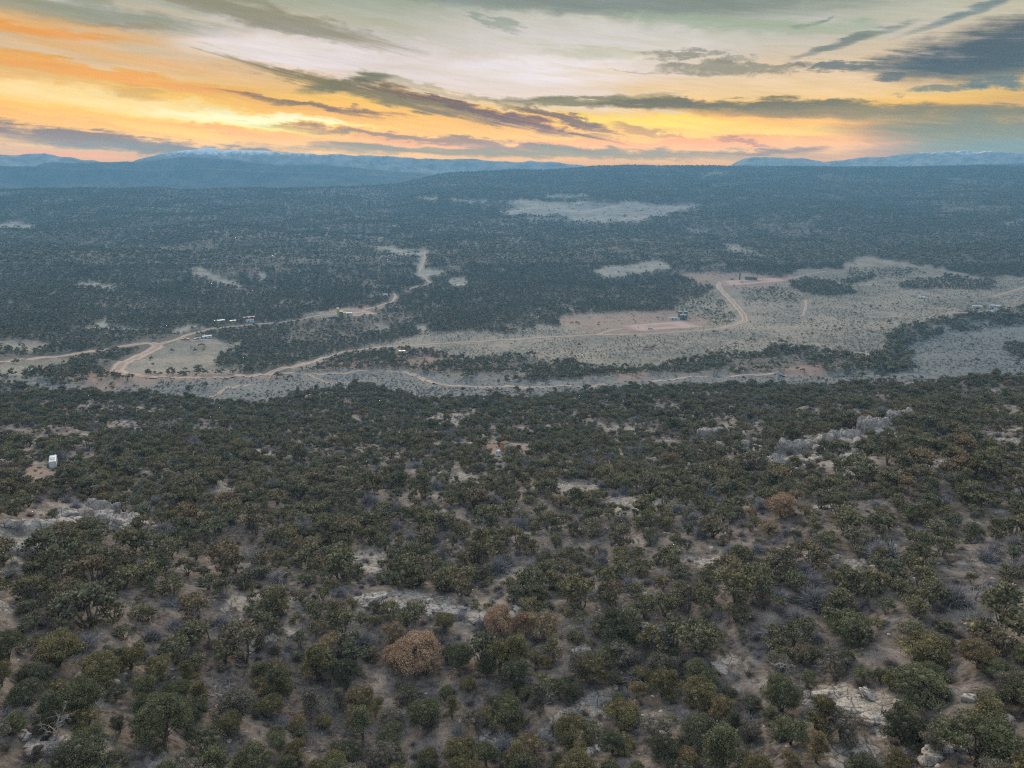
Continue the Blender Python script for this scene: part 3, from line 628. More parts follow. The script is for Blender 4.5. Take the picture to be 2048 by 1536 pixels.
build_ground()
M_ROAD = road_material('road_dirt', (.20, .155, .128), (.30, .24, .198))
for nm, w_, X, Y in _roads_done:
    dX = np.gradient(X); dY = np.gradient(Y); l = np.hypot(dX, dY) + 1e-9; nx, ny = -dY / l, dX / l
    ww = w_ * .46 * (1 + .12 * np.sin(np.arange(len(X)) * .37)); offs = np.array([-1, -.55, 0, .55, 1]); VX = X[:, None] + nx[:, None] * ww[:, None] * offs; VY = Y[:, None] + ny[:, None] * ww[:, None] * offs
    VZ = H(VX, VY) + np.array([.05, .32, .36, .32, .05]); n = len(X); V = np.stack([VX, VY, VZ], -1).reshape(-1, 3)
    i = np.arange(n - 1)[:, None]; j = np.arange(4)[None, :]
    F = np.stack([i * 5 + j, i * 5 + j + 1, (i + 1) * 5 + j + 1, (i + 1) * 5 + j], -1).reshape(-1, 4)
    o = link(nm, mesh_np(nm, V, [F], {'edge': np.tile(np.abs(offs), n)}, True, [M_ROAD])); o['kind'] = 'structure'
M_PAD = road_material('pad_gravel', (.21, .15, .135), (.28, .21, .19))
for nm, q in PADS:
    A, B, C, Dq = [at(*p) for p in q]; u, v = np.meshgrid(np.linspace(0, 1, 40), np.linspace(0, 1, 16), indexing='ij')
    # q: far-left, near-left, near-right, far-right
    X = (A.x * (1 - v) + B.x * v) * (1 - u) + (Dq.x * (1 - v) + C.x * v) * u; Y = (A.y * (1 - v) + B.y * v) * (1 - u) + (Dq.y * (1 - v) + C.y * v) * u
    Z = H(X, Y) + .42; e = np.maximum(np.abs(u - .5), np.abs(v - .5)) * 2; Z -= np.where(e > .98, .4, 0)
    i = np.arange(39)[:, None]; j = np.arange(15)[None, :]; F = np.stack([i * 16 + j, i * 16 + j + 1, (i + 1) * 16 + j + 1, (i + 1) * 16 + j], -1).reshape(-1, 4)
    o = link(nm, mesh_np(nm, np.stack([X, Y, Z], -1).reshape(-1, 3), [F], {'edge': e.ravel() * .9}, True, [M_PAD])); o['kind'] = 'structure'
    mark(X.ravel(), Y.ravel(), 4)

# ------------------------------------------------------------------ buildings, vehicles and tanks down the slope and in the valley
_mats = {}


def pm(name, c, rough=.5, var=.08, dirt=(.22, .17, .13), metal=0.0, scale=.8):
    if name not in _mats: _mats[name] = mat_simple(name, c, rough, .3, var, scale, dirt, metal)
    return _mats[name]


WHITE = pm('paint_white', (.43, .46, .48)); PALE = pm('paint_pale_blue', (.55, .64, .70)); GLASS = pm('window_dark', (.03, .04, .05), .15, .05, None); BLACK = pm('rubber_black', (.025, .025, .028), .8, .1, None)
GREEN = pm('tank_green', (.13, .155, .135), .5, .1); GREENR = pm('tank_green_roof', (.30, .38, .36)); YEL = pm('tank_yellow', (.52, .44, .17)); ORANGE = pm('metal_orange', (.42, .17, .09)); BLUE = pm('metal_blue', (.15, .25, .33))
SAGEG = pm('container_grey_green', (.36, .46, .43)); YELLOW = pm('container_yellow', (.62, .46, .20)); WOODO = pm('wood_orange', (.46, .19, .06), .8, .22, (.25, .12, .05), 0, 3.0); GREY = pm('steel_grey', (.30, .32, .34)); REDC = pm('rust_red_paint', (.36, .12, .08))
TARP = pm('tarp_blue', (.26, .38, .44), .6, .12); PIPE = pm('pipe_dark', (.035, .045, .06), .6, .2); WOOD = pm('wood_weathered', (.22, .17, .13), .9, .2)


def spot(px, py, name, label, cat, group=None, yaw=0.0, sink=.08):
    p = at(px, py); az = math.atan2(p.x, p.y); p = p + Vector((0, 0, -sink)); s = (p.y * math.cos(PITCH) - p.z * math.sin(PITCH)) / FPX   # metres per photograph pixel
    mark(np.array([p.x]), np.array([p.y]), 6)
    return empty(name, p, -az + yaw, label, cat, group), s


def ribs(mb, x0, x1, z0, z1, y, n, t=.05):
    for k in range(n): x = x0 + (x1 - x0) * (k + .5) / n; w = (x1 - x0) / n * .22; mb.box(x - w, x + w, y - t, y, z0, z1)
    return mb


def container(px, py, wpx, h, d, mat, rmat, label, yaw=0, ends=True):
    e, s = spot(px, py, 'shipping_container', label, 'container', 'containers and sheds by the ranch road', yaw); w = wpx * s
    b = MB().box(-w / 2, w / 2, 0, d, 0, h); ribs(b, -w / 2 + .1, w / 2 - .1, .15, h - .15, 0, 14); b.build('body', mat, e); MB().box(-w / 2 - .06, w / 2 + .06, -.12, d + .06, h + .003, h + .16).build('roof', rmat, e)
    for sd in (0, 1): MB().box(w / 2 + .003, w / 2 + .06, .1 + sd * (d / 2 - .05), d / 2 - .03 + sd * (d / 2 - .05), .12, h - .1).build('door', mat, e)
    MB().box(-w / 2 + .05, w / 2 - .05, .05, d - .05, -.6, -.003).build('skid', WOOD, e); return e


container(440, 646, 19, 2.9, 3.0, SAGEG, PALE, 'long pale grey-green container left of the yellow one', .08)
container(467, 646, 12, 2.7, 3.0, YELLOW, WHITE, 'short yellow container with white roof among junipers', .1)


def shed(px, py, wpx, h, d, mat, rmat, label, yaw=0, rise=.7, name='shed', door=None, group=None, ndoor=.3):
    e, s = spot(px, py, name, label, 'shed', group, yaw); w = wpx * s
    MB().prism([(-w / 2, -.4), (w / 2, -.4), (w / 2, h), (-w / 2, h)], 0, d).build('wall', mat, e)
    # gabled along x: ridge over the middle of the depth
    rf = MB(); o = .25
    for y0, y1, z0, z1 in ((-o, d / 2, h - .05, h + rise), (d + o, d / 2, h - .05, h + rise)): rf.add([(-w / 2 - o, y0, z0), (w / 2 + o, y0, z0), (w / 2 + o, y1, z1), (-w / 2 - o, y1, z1), (-w / 2 - o, y0, z0 + .1), (w / 2 + o, y0, z0 + .1), (w / 2 + o, y1, z1 + .1), (-w / 2 - o, y1, z1 + .1)], [(0, 3, 2, 1), (4, 5, 6, 7), (0, 1, 5, 4), (2, 3, 7, 6), (1, 2, 6, 5), (3, 0, 4, 7)])
    rf.build('roof', rmat, e)
    for x in (-w / 2, w / 2 - .08): MB().add([(x, .05, h), (x, d - .05, h), (x, d / 2, h + rise - .08), (x + .08, .05, h), (x + .08, d - .05, h), (x + .08, d / 2, h + rise - .08)], [(0, 1, 2), (5, 4, 3), (0, 3, 4, 1), (1, 4, 5, 2), (2, 5, 3, 0)]).build('gable', mat, e)
    x = (ndoor - .5) * w; MB().box(x - .5, x + .5, -.05, -.003, -.1, 2.0).build('door', door or GLASS, e); MB().box(-x - .45, -x + .45, -.05, -.003, 1.0, 1.8).build('window', GLASS, e)
    return e


shed(499, 639, 21, 2.6, 5.0, ORANGE, ORANGE, 'long orange metal shed behind the blue shed', .08, .6)
shed(501, 645, 14, 2.4, 5.0, PALE, BLUE, 'small shed with blue curved roof before the orange shed', .15, 1.1)
shed(415, 676, 17, 1.9, 3.2, PALE, PALE, 'low pale grey shed half hidden by junipers', .25, .5)
shed(771, 592, 8, 2.4, 3.5, WHITE, WHITE, 'tiny white shed beside the dirt road bend', -.1, .6)
shed(698, 630, 12, 2.3, 4.5, GREENR, WHITE, 'white roofed pump shed right of the tall tanks', -.25, .5)
shed(1348, 640, 15, 2.4, 3.0, WHITE, WHITE, 'small white equipment house beside the green tanks', .1, .4)


def tank(px, py, dpx, hpx, mat, rmat, label, group, cat='tank'):
    e, s = spot(px, py, 'storage_tank', label, cat, group); r = dpx * s / 2; h = hpx * s / math.cos(PITCH) * 1.02; b = MB().tube((0, 0, -.5), (0, 0, h), r, n=22); b.build('shell', mat, e)
    MB().tube((0, 0, h + .003), (0, 0, h + r * .22), r * 1.02, r * .12, 22).build('roof', rmat, e)
    for k in (1, 2, 3): z = h * k / 4; MB().tube((0, 0, z - .05), (0, 0, z + .05), r * 1.015, n=22).build('band', mat, e)
    l = MB()
    for x in (-.2, .2): l.tube((r * .5 + x, -r * .9, 0), (r * .5 + x, -r * .9, h + .5), .04, n=5)
    for k in range(int(h / .4)): l.tube((r * .5 - .2, -r * .9, k * .4 + .2), (r * .5 + .2, -r * .9, k * .4 + .2), .03, n=4)
    l.build('ladder', mat, e); return e


tank(677, 636, 5.5, 19, YEL, WHITE, 'tall narrow yellow tank, tallest of the tanks by the road', 'tanks beside the ranch road')
tank(683.5, 638, 7.5, 15, GREEN, GREENR, 'dark green tank between two yellow tanks', 'tanks beside the ranch road')
tank(689.5, 636, 5, 11, YEL, YEL, 'short yellow tank right of the green tank', 'tanks beside the ranch road')
GT = 'green tanks on the lower gravel pad'
tank(1360, 634, 8, 11, GREEN, GREENR, 'rear left green tank on the lower pad', GT); tank(1371, 633, 8, 10, GREEN, GREENR, 'rear right green tank on the lower pad', GT); tank(1363, 640, 7, 10, GREEN, GREENR, 'front left green tank beside the white house', GT); tank(1370, 640, 7.5, 10, GREEN, GREENR, 'front right green tank at the pad corner', GT)
GT2 = 'row of green tanks on the upper gravel pad'
for k, t in enumerate(['first green tank of the upper row, next to the separator', 'second green tank of the upper row', 'third green tank of the upper row', 'fourth green tank of the upper row', 'last green tank of the upper row, pale roofed']): tank(1492 + k * 5, 559.5 + .3 * k, 4.6, 6.2, GREEN, GREENR if k == 4 else GREEN, t, GT2)
e = tank(1479, 560, 2.2, 13, PIPE, PIPE, 'tall slim dark separator tower on the upper pad', None, 'tower'); e.name = 'separator_tower'
e, s = spot(1464, 560, 'skid_unit', 'low dark pipe skid left of the separator tower', 'equipment'); MB().box(-3, 3, 0, 2, -.3, .4).build('base', GREY, e); MB().tube((-2.6, 1, 1.3), (1.4, 1, 1.3), .75, n=12).build('vessel', PIPE, e); MB().tube((2.3, 1, .4), (2.3, 1, 3.6), .35, n=8).build('stack', PIPE, e)


def pumpjack(px, py, label, k=1.0):
    e, s = spot(px, py, 'pumpjack', label, 'pumpjack', None, .3); MB().box(-4 * k, 3.5 * k, -.9, .9, -.4, .35).build('base', GREY, e); p = MB()
    for y in (-.7, .7):
        for x in (-1.2, 1.2): p.tube((x * k, y, .35), (0, y * .2, 4.2 * k), .14, n=6)
    p.build('samson_post', GREY, e); MB().box(-3.4 * k, 3.2 * k, -.18, .18, 4.2 * k, 4.7 * k).build('walking_beam', GREY, e); MB().prism([(-3.4 * k, 5.2 * k), (-4.1 * k, 4.9 * k), (-4.3 * k, 4.2 * k), (-4.0 * k, 3.4 * k), (-3.4 * k, 3.6 * k)], -.25, .25).build('horse_head', GREY, e)
    MB().tube((-4.15 * k, 0, 0), (-4.15 * k, 0, 3.7 * k), .05, n=5).build('rod', GREY, e); MB().box(1.6 * k, 2.9 * k, -.5, .5, .353, 1.6 * k).build('gearbox', GREY, e)
    for y in (-.8, .8): MB().box(2.0 * k, 2.5 * k, y - .12, y + .12, 1.0, 4.2 * k).build('crank_arm', GREY, e)


pumpjack(1324, 640, 'small grey pumpjack left of the white equipment house', .75)
e, s = spot(1332, 640, 'vent_pole', 'thin upright vent pole next to the pumpjack', 'pole'); MB().tube((0, 0, -.3), (0, 0, 5.2), .16, n=6).build('pipe', PIPE, e); MB().box(-.5, .5, -.4, .4, -.2, .5).build('base', GREY, e)
e, s = spot(1276, 657, 'wellhead', 'small pipe wellhead on the reddish gravel pad', 'wellhead'); MB().tube((0, 0, -.3), (0, 0, 2.6), .18, n=8).build('stem', PIPE, e); MB().tube((-.7, 0, 1.5), (.7, 0, 1.5), .14, n=8).build('valve', ORANGE, e)


def truck(px, py, label, body, yaw, k=1.0, bed=None):
    e, s = spot(px, py, 'pickup_truck', label, 'truck', None, yaw, .0)
    MB().prism([(-2.8 * k, .55), (2.8 * k, .55), (2.8 * k, 1.15), (1.3 * k, 1.25), (-2.8 * k, 1.25)], -.95, .95).build('body', body, e); MB().prism([(-.5 * k, 1.253), (1.35 * k, 1.253), (.85 * k, 1.95), (-.45 * k, 1.95)], -.82, .82).build('cab', body, e)
    MB().prism([(-.35 * k, 1.35), (1.05 * k, 1.35), (.78 * k, 1.85), (-.35 * k, 1.85)], -.84, .84).build('window', GLASS, e); MB().box(-2.7 * k, -.6 * k, -.85, .85, 1.253, 1.45).build('bed', bed or BLACK, e)
    for x in (-1.8 * k, 1.8 * k):
        for y in (-.98, .78): w = MB().tube((x, y, .42), (x, y + .2, .42), .42, n=14).build('wheel', BLACK, e); MB().tube((x, y - .01, .42), (x, y + .21, .42), .2, n=8).build('rim', GREY, w)
    return e


truck(1302, 659, 'white pickup with dark bed parked on the reddish pad', WHITE, .15, 1.1); truck(1484, 565, 'small pale pickup parked before the upper tanks', WHITE, .1, 1.0)
truck(395, 679, 'light blue pickup beside the red truck', BLUE, .3, 1.15, BLUE); truck(370, 680, 'rusty red truck parked at the meadow edge', REDC, .1, 1.35, REDC)
truck(409, 674, 'pale silver pickup between junipers and the low shed', WHITE, .35, 1.0)


def trailer(px, py, wpx, h, d, label, mat=None, yaw=0, nwin=3, name='travel_trailer', cat='trailer'):
    mat = mat or WHITE; e, s = spot(px, py, name, label, cat, 'white trailers and mobile homes', yaw, .0); w = wpx * s; x0, x1 = -w / 2, w / 2; c = min(.35, w * .08)
    MB().prism([(x0 + c * .3, .6), (x1 - c * .3, .6), (x1, .95), (x1, .6 + h - c), (x1 - c, .6 + h), (x0 + c, .6 + h), (x0, .6 + h - c), (x0, .95)], 0, d).build('body', mat, e)
    for k in range(nwin): x = x0 + w * (k + .7) / (nwin + .5); MB().box(x - .45, x + .45, -.04, -.003, 1.55, 2.15).build('window', GLASS, e)
    x = x0 + w * .55; MB().box(x - .33, x + .33, -.05, -.004, .75, 2.5).build('door', GREY, e); MB().box(-.45, .45, d * .35, d * .6, .603 + h, .603 + h + .25).build('roof_vent', GREY, e)
    for x in (-.6, .5):
        for y in (.1, d - .35): MB().tube((x, y, .35), (x, y + .25, .35), .36, n=12).build('wheel', BLACK, e)
    MB().box(x0 + .2, x1 - .2, .1, d - .1, .35, .597).build('chassis', BLACK, e); MB().box(x1 + .003, x1 + 1.2, d / 2 - .06, d / 2 + .06, .45, .57).build('hitch', BLACK, e); return e


trailer(804, 708, 14, 2.3, 2.4, 'white camper van on the low knoll above the gully', yaw=-.1, nwin=3)
trailer(1954, 618, 17, 2.6, 4.0, 'long white mobile home, left one of the far pair', yaw=.05, nwin=5); trailer(1989, 617, 16, 2.6, 4.0, 'long white mobile home, right one of the far pair', yaw=-.05, nwin=4)
trailer(1995, 624, 13, 2.3, 2.6, 'white trailer half behind a tree near the bank', yaw=.05, nwin=3); trailer(1978, 628, 11, 2.5, 2.8, 'rounded white motorhome on red soil above the bank', yaw=-.3, nwin=2)
trailer(1842, 597, 12, 2.0, 3.0, 'faint pale blue trailer alone in the sage flat', PALE, -.1, 2)

# camper seen from its end near the left edge
p0 = at(107, 938); e = empty('cargo_trailer', p0, -math.atan2(p0.x, p0.y) - .10, 'white camper trailer seen from behind near the left edge', 'trailer'); e.scale = (.62, .8, .70)
MB().prism([(-1.1, .5), (1.1, .5), (1.18, .9), (1.12, 2.45), (.95, 2.6), (-.95, 2.6), (-1.12, 2.45), (-1.18, .9)], 0, 5.4).build('body', WHITE, e)
MB().box(-.85, .85, -.05, -.003, .8, 2.25).build('rear_door', PALE, e); MB().box(-.55, .55, -.07, -.053, 1.55, 2.05).build('window', PALE, e)
for x in (-.55, .25): MB().box(x, x + .42, 1.6, 2.1, 2.603, 2.78).build('roof_vent', GREENR, e)
MB().box(-.9, .9, 3.2, 4.4, 2.603, 2.70).build('roof_panel', PALE, e)
for x in (-1.2, .98):
    for y in (2.3, 3.1): w = MB().tube((x, y, .34), (x + .22, y, .34), .34, n=12).build('wheel', BLACK, e)
MB().box(-1.0, 1.0, .1, 5.3, .3, .497).build('chassis', BLACK, e); MB().tube((0, 5.4, .45), (0, 6.6, .45), .07, n=6).build('hitch', BLACK, e); MB().box(-1.1, 1.1, -.16, -.003, .38, .5).build('bumper', GREY, e)
for (px, py, lb) in ((139, 928, 'white water drum right of the camper trailer'), (148, 928, 'second smaller white drum beside the water drum')):
    p0 = at(px, py); e = empty('water_drum', p0, 0, lb, 'drum', 'white drums by the camper'); r = .42 if px < 145 else .33; MB().tube((0, 0, 0), (0, 0, 1.1), r, n=14).build('barrel', WHITE, e); MB().tube((0, 0, 1.103), (0, 0, 1.2), r * .8, r * .6, n=14).build('lid', PALE, e)

# orange board cabin in the small clearing
p0 = at(1014, 903); az = math.atan2(p0.x, p0.y); e = empty('cabin', p0 + Vector((0, 0, -.1)), -az + .65, 'small orange plank cabin with white front and dark doorway', 'cabin')
W2, Dp, Hh = 2.1, 2.2, 3.0
ROOFD = pm('roof_dark_board', (.085, .06, .048), .9, .2)
MB().box(-W2 / 2, W2 / 2, 0, Dp, -.4, Hh - .26).build('wall', WHITE, e)
for k in range(7): y = k * Dp / 7; MB().box(-W2 / 2 - .06, -W2 / 2 - .003, y + .015, y + Dp / 7 - .015, -.3, Hh - .3).build('plank', WOODO, e)
for k in range(2): MB().box(W2 / 2 + .003, W2 / 2 + .06, k * Dp / 2 + .02, (k + 1) * Dp / 2 - .02, -.3, Hh - .3).build('panel', WOODO, e)
MB().box(-.32, .42, -.05, -.003, -.05, 1.95).build('door', GLASS, e); MB().box(-.42, -.325, -.08, -.003, -.05, 2.05).build('door_frame', WHITE, e)
MB().add([(-1.2, -.15, Hh - .07), (1.2, -.15, Hh - .07), (1.2, 2.35, Hh - .25), (-1.2, 2.35, Hh - .25), (-1.2, -.15, Hh + .03), (1.2, -.15, Hh + .03), (1.2, 2.35, Hh - .15), (-1.2, 2.35, Hh - .15)], [(0, 3, 2, 1), (4, 5, 6, 7), (0, 1, 5, 4), (2, 3, 7, 6), (1, 2, 6, 5), (3, 0, 4, 7)]).build('roof', ROOFD, e)


def heap(px, py, sx, sy, h, mat, name, label, cat, seed):
    V, F = ico(3); n = fbm(V[:, 0] * 1.6 + seed, V[:, 1] * 1.6 + V[:, 2], 4); V = V * (1 + .9 * n)[:, None] * np.array([sx, sy, h]); V[:, 2] = np.maximum(V[:, 2], -.2)
    p = at(px, py); o = link(name, mesh_np(name, V, [F], None, False, [mat]), None, p, (0, 0, random.uniform(0, 3))); tag(o, label, cat); return o


heap(997, 906, 1.0, .8, 1.1, TARP, 'tarp_pile', 'light blue tarp draped over a pile in the clearing', 'tarp', 3)
heap(1008, 910, .9, .4, .5, GREENR, 'tarp_pile', 'pale green tarp heap below the blue one', 'tarp', 5)
heap(1019, 903, .7, .5, .4, GREENR, 'tarp_pile', 'small grey-green bundle at the cabin door', 'bundle', 8)
p0 = at(1030, 900); o = MB().box(-1.0, 1.0, -.5, .5, .02, .14).build('board_stack', WHITE); o.location = p0 + Vector((0, 0, .1)); o.rotation_euler = (.1, 0, .5); tag(o, 'white board stack lying right of the cabin', 'boards')
e, s = spot(665, 637, 'pipe_stack', 'long dark stack of pipes left of the tall tanks', 'pipes')
for k in range(7): MB().tube((-7.5 + .5 * (k % 3), k * .75, .4), (6.5 + .4 * (k % 2), k * .75 + .6, .4), .42, n=8).build('pipe', PIPE, e)
for k in range(5): MB().tube((-5 + .3 * k, .5 + k * .75, 1.1), (5.5, .9 + k * .75, 1.1), .40, n=8).build('pipe', PIPE, e)


def pole(px, py, label, h=8.0):
    e, s = spot(px, py, 'utility_pole', label, 'pole', 'wooden poles along the valley road'); MB().tube((0, 0, -.5), (0, 0, h), .16, .11, n=7).build('post', WOOD, e); c = MB().box(-1.1, 1.1, -.06, .06, h - .7, h - .55).build('crossarm', WOOD, e)
    for x in (-.9, 0, .9): MB().tube((x, 0, h - .547), (x, 0, h - .35), .05, n=6).build('insulator', GREY, c)


pole(1128, 674, 'lone thin pole beside the valley road left of the pad'); pole(1407, 664, 'thin pole beside the road below the pad corner')
for (px, py, s_, lb) in ((549, 563, 1.6, 'tiny white object on the far road left of centre'), ):
    pass

# ------------------------------------------------------------------ mountains far behind
def mountain_material(name, lo, hi, snow, h0):
    m, t, b = mat_new(name, .95, .1); g = t.n.new('ShaderNodeNewGeometry'); P = g.outputs['Position']
    n = t.noise(P, .011, 7, .75); n2 = t.noise(P, .028, 5, .7); col = t.mix(t.ss(n, .35, .65), lo, hi)
    z = t.sep(P)[2]
    if snow:
        s = t.m('ADD', t.m('MULTIPLY', t.m('SUBTRACT', n2, .5), 1.5), t.m('DIVIDE', t.m('SUBTRACT', z, h0), 70.0))
        col = t.mix(t.ss(s, .0, .5), col, (.75, .78, .82))
    t.l.new(col, b.inputs['Base Color']); return m


def mountains(name, crest, Dm, depth, base_z, mat, label, rough=1.0, seed=0):
    cx = np.array([c[0] for c in crest], float); cyy = np.array([c[1] for c in crest], float)
    pxs = np.arange(cx[0], cx[-1] + 1, 2.5); py = np.interp(pxs, cx, cyy)
    py = py + rough * (fbm(pxs / 28 + seed, pxs * 0 + seed, 4) * 5); az, el = elaz_arr(pxs, py); zc = Dm * np.tan(el)
    ts = np.concatenate([np.linspace(-1, 0, 26), np.linspace(.1, 1, 6)]); AZ, T = np.meshgrid(az, ts, indexing='ij'); D = Dm + T * depth
    X = np.sin(AZ) * D; Y = np.cos(AZ) * D; prof = np.where(T <= 0, (1 + T) ** 1.25, 1 - T * 1.0)
    rid = 1 - np.abs(2 * (fbm(X / 420 + seed, Y / 900 + seed, 5)) * 2); Z = base_z + (zc[:, None] - base_z) * prof * (1 - .35 * (1 - rid) * np.sin(np.pi * np.clip(prof, 0, 1)))
    n, m = X.shape; i = np.arange(n - 1)[:, None]; j = np.arange(m - 1)[None, :]; F = np.stack([i * m + j, (i + 1) * m + j, (i + 1) * m + j + 1, i * m + j + 1], -1).reshape(-1, 4)
    o = link(name, mesh_np(name, np.stack([X, Y, Z], -1).reshape(-1, 3), [F], None, True, [mat])); o['kind'] = 'structure'; o['label'] = label


MM1 = mountain_material('mountain_snowy', (.12, .13, .13), (.30, .30, .28), True, 88)
MM2 = mountain_material('mountain_woods', (.05, .055, .045), (.10, .095, .08), False, 0)
mountains('mountain', [(-500, 318), (-200, 312), (0, 309), (50, 310), (90, 306), (120, 313), (160, 318), (185, 320), (205, 326), (240, 340)], 5000, 620, -90, MM1, 'pale snowy mountains at the far left horizon', 1, 3)
mountains('mountain', [(240, 336), (262, 323), (280, 317), (320, 309), (370, 301), (405, 296), (450, 300), (500, 301), (560, 304), (620, 308), (660, 308), (700, 312), (760, 310), (800, 316), (870, 318), (930, 318), (1000, 322), (1080, 324), (1140, 328), (1220, 333), (1300, 340)], 5000, 620, -90, MM1, 'long snowy mountain range under the yellow cloud', 1.2, 9)
mountains('mountain', [(1440, 345), (1465, 328), (1490, 318), (1530, 315), (1580, 317), (1600, 315), (1630, 322), (1680, 320), (1760, 312), (1850, 305), (1900, 303), (1980, 302), (2048, 306), (2300, 318), (2500, 325)], 5050, 620, -90, MM1, 'snow streaked mountain range above the wooded mesa', 1.3, 21)
mountains('hill', [(40, 345), (75, 330), (90, 325), (180, 325), (270, 323), (310, 320), (360, 314), (405, 315), (460, 318), (500, 323), (560, 329), (640, 328), (700, 333), (780, 341), (870, 348), (950, 356)], 4550, 420, -95, MM2, 'long blue wooded plateau before the snowy range', .5, 30)
mountains('hill', [(-500, 340), (0, 332), (60, 333), (160, 337), (300, 340), (420, 336), (520, 343), (640, 345), (760, 350), (860, 356)], 4250, 330, -110, MM2, 'low blue wooded hill above the hazy plain', .4, 44)
mountains('hill', [(1900, 338), (1960, 329), (2048, 327), (2200, 326), (2500, 330)], 4550, 400, -90, MM2, 'low dark hill above the far right end of the mesa', .5, 50)

# ------------------------------------------------------------------ vegetation meshes
def foliage_material(name, mode, g1, g2, tip):
    m, t, b = mat_new(name, .85, .12); tone = attr(t, 'tone')
    if mode == 'object':
        oi = t.n.new('ShaderNodeObjectInfo'); k = oi.outputs['Color']; base = t.mix(1.0, t.mix(tone, g1, g2), k, 'MULTIPLY')
    else:
        oi = t.n.new('ShaderNodeObjectInfo'); rnd = oi.outputs['Random']
        base = t.mix(tone, g1, g2); v = t.ramp(rnd, [(0, (.80, .87, .90)), (.25, (1.12, 1.10, .95)), (.5, (.95, 1.05, 1.05)), (.72, (1.25, 1.2, 1.0)), (.86, (1.2, 1.05, 1.02)), (.93, (1.12, 1.07, 1.18)), (1.0, (1.45, 1.1, .95))])
        base = t.mix(1.0, base, v, 'MULTIPLY')
    base = t.mix(t.m('MULTIPLY', t.ss(attr(t, 'tips_toplit'), .55, 1.0), .55), base, tip if mode != 'object' else t.mix(1.0, tip, oi.outputs['Color'], 'MULTIPLY'))
    t.l.new(base, b.inputs['Base Color'])
    return m


G1, G2, TIP_TOPLIT = (.036, .035, .025), (.225, .21, .135), (.42, .37, .21)
F_OBJ = foliage_material('foliage_single', 'object', G1, G2, TIP_TOPLIT); F_RND = foliage_material('foliage_many', 'random', G1, G2, TIP_TOPLIT)


def bark_material(name, a, b_):
    m, t, b = mat_new(name, .9, .1); tc = t.n.new('ShaderNodeTexCoord'); n = t.noise(tc.outputs['Object'], 6, 5, .7)
    t.l.new(t.mix(t.ss(n, .3, .7), a, b_), b.inputs['Base Color']); return m


BARK = bark_material('bark_grey_brown', (.09, .075, .065), (.19, .165, .145)); DEAD = bark_material('dead_wood_silver', (.17, .165, .16), (.31, .30, .29))
TWIG = bark_material('twig_grey', (.15, .145, .15), (.30, .295, .31)); TWIG_DK = bark_material('twig_dark', (.07, .06, .055), (.16, .14, .125))


def tubes(paths, n=4):
    """paths: list of (pts, radii)"""
    V, F = [], []
    for pts, rad in paths:
        base = len(V); pts = [Vector(p) for p in pts]
        for k, p in enumerate(pts):
            d = (pts[min(k + 1, len(pts) - 1)] - pts[max(k - 1, 0)]).normalized(); a = d.orthogonal().normalized(); b = d.cross(a)
            for q in range(n): t = 2 * math.pi * q / n; V.append(p + (a * math.cos(t) + b * math.sin(t)) * rad[k])
        for k in range(len(pts) - 1):
            for q in range(n): F.append((base + k * n + q, base + k * n + (q + 1) % n, base + (k + 1) * n + (q + 1) % n, base + (k + 1) * n + q))
    return np.array([tuple(v) for v in V]), np.array(F)


def wander(rnd, p, q, n=5, w=.12):
    p = Vector(p); q = Vector(q); L = (q - p).length; out = []
    for k in range(n + 1):
        t = k / n; o = Vector((rnd.uniform(-1, 1), rnd.uniform(-1, 1), rnd.uniform(-1, 1))) * w * L * math.sin(math.pi * t); out.append(p.lerp(q, t) + o)
    return out


def lobes_for(rnd, Rr, Ht, n, style):
    L = []
    for k in range(n):
        a = rnd.uniform(0, 2 * math.pi)
        if style == 'juniper':
            u = rnd.random() ** .7; zc = Ht * (.22 + .60 * u); env = Rr * math.sqrt(max(0.05, 1 - ((u - .25) / .95) ** 2)); rr = env * rnd.uniform(.40, .92); s = rnd.uniform(.20, .38) * Rr * .95
        elif style == 'pinyon':
            u = rnd.random(); zc = Ht * (.25 + .65 * u); env = Rr * (1.05 - .75 * u); rr = env * rnd.uniform(.3, .8); s = rnd.uniform(.22, .34) * Rr
        else:   # flat, wind-shaped
            u = rnd.random(); zc = Ht * (.45 + .38 * u); env = Rr * (1 - .35 * u); rr = env * rnd.uniform(.3, .85); s = rnd.uniform(.22, .34) * Rr
        L.append((math.cos(a) * rr, math.sin(a) * rr, zc, s))
    L.append((0, 0, Ht * .80, .36 * Rr)); return L


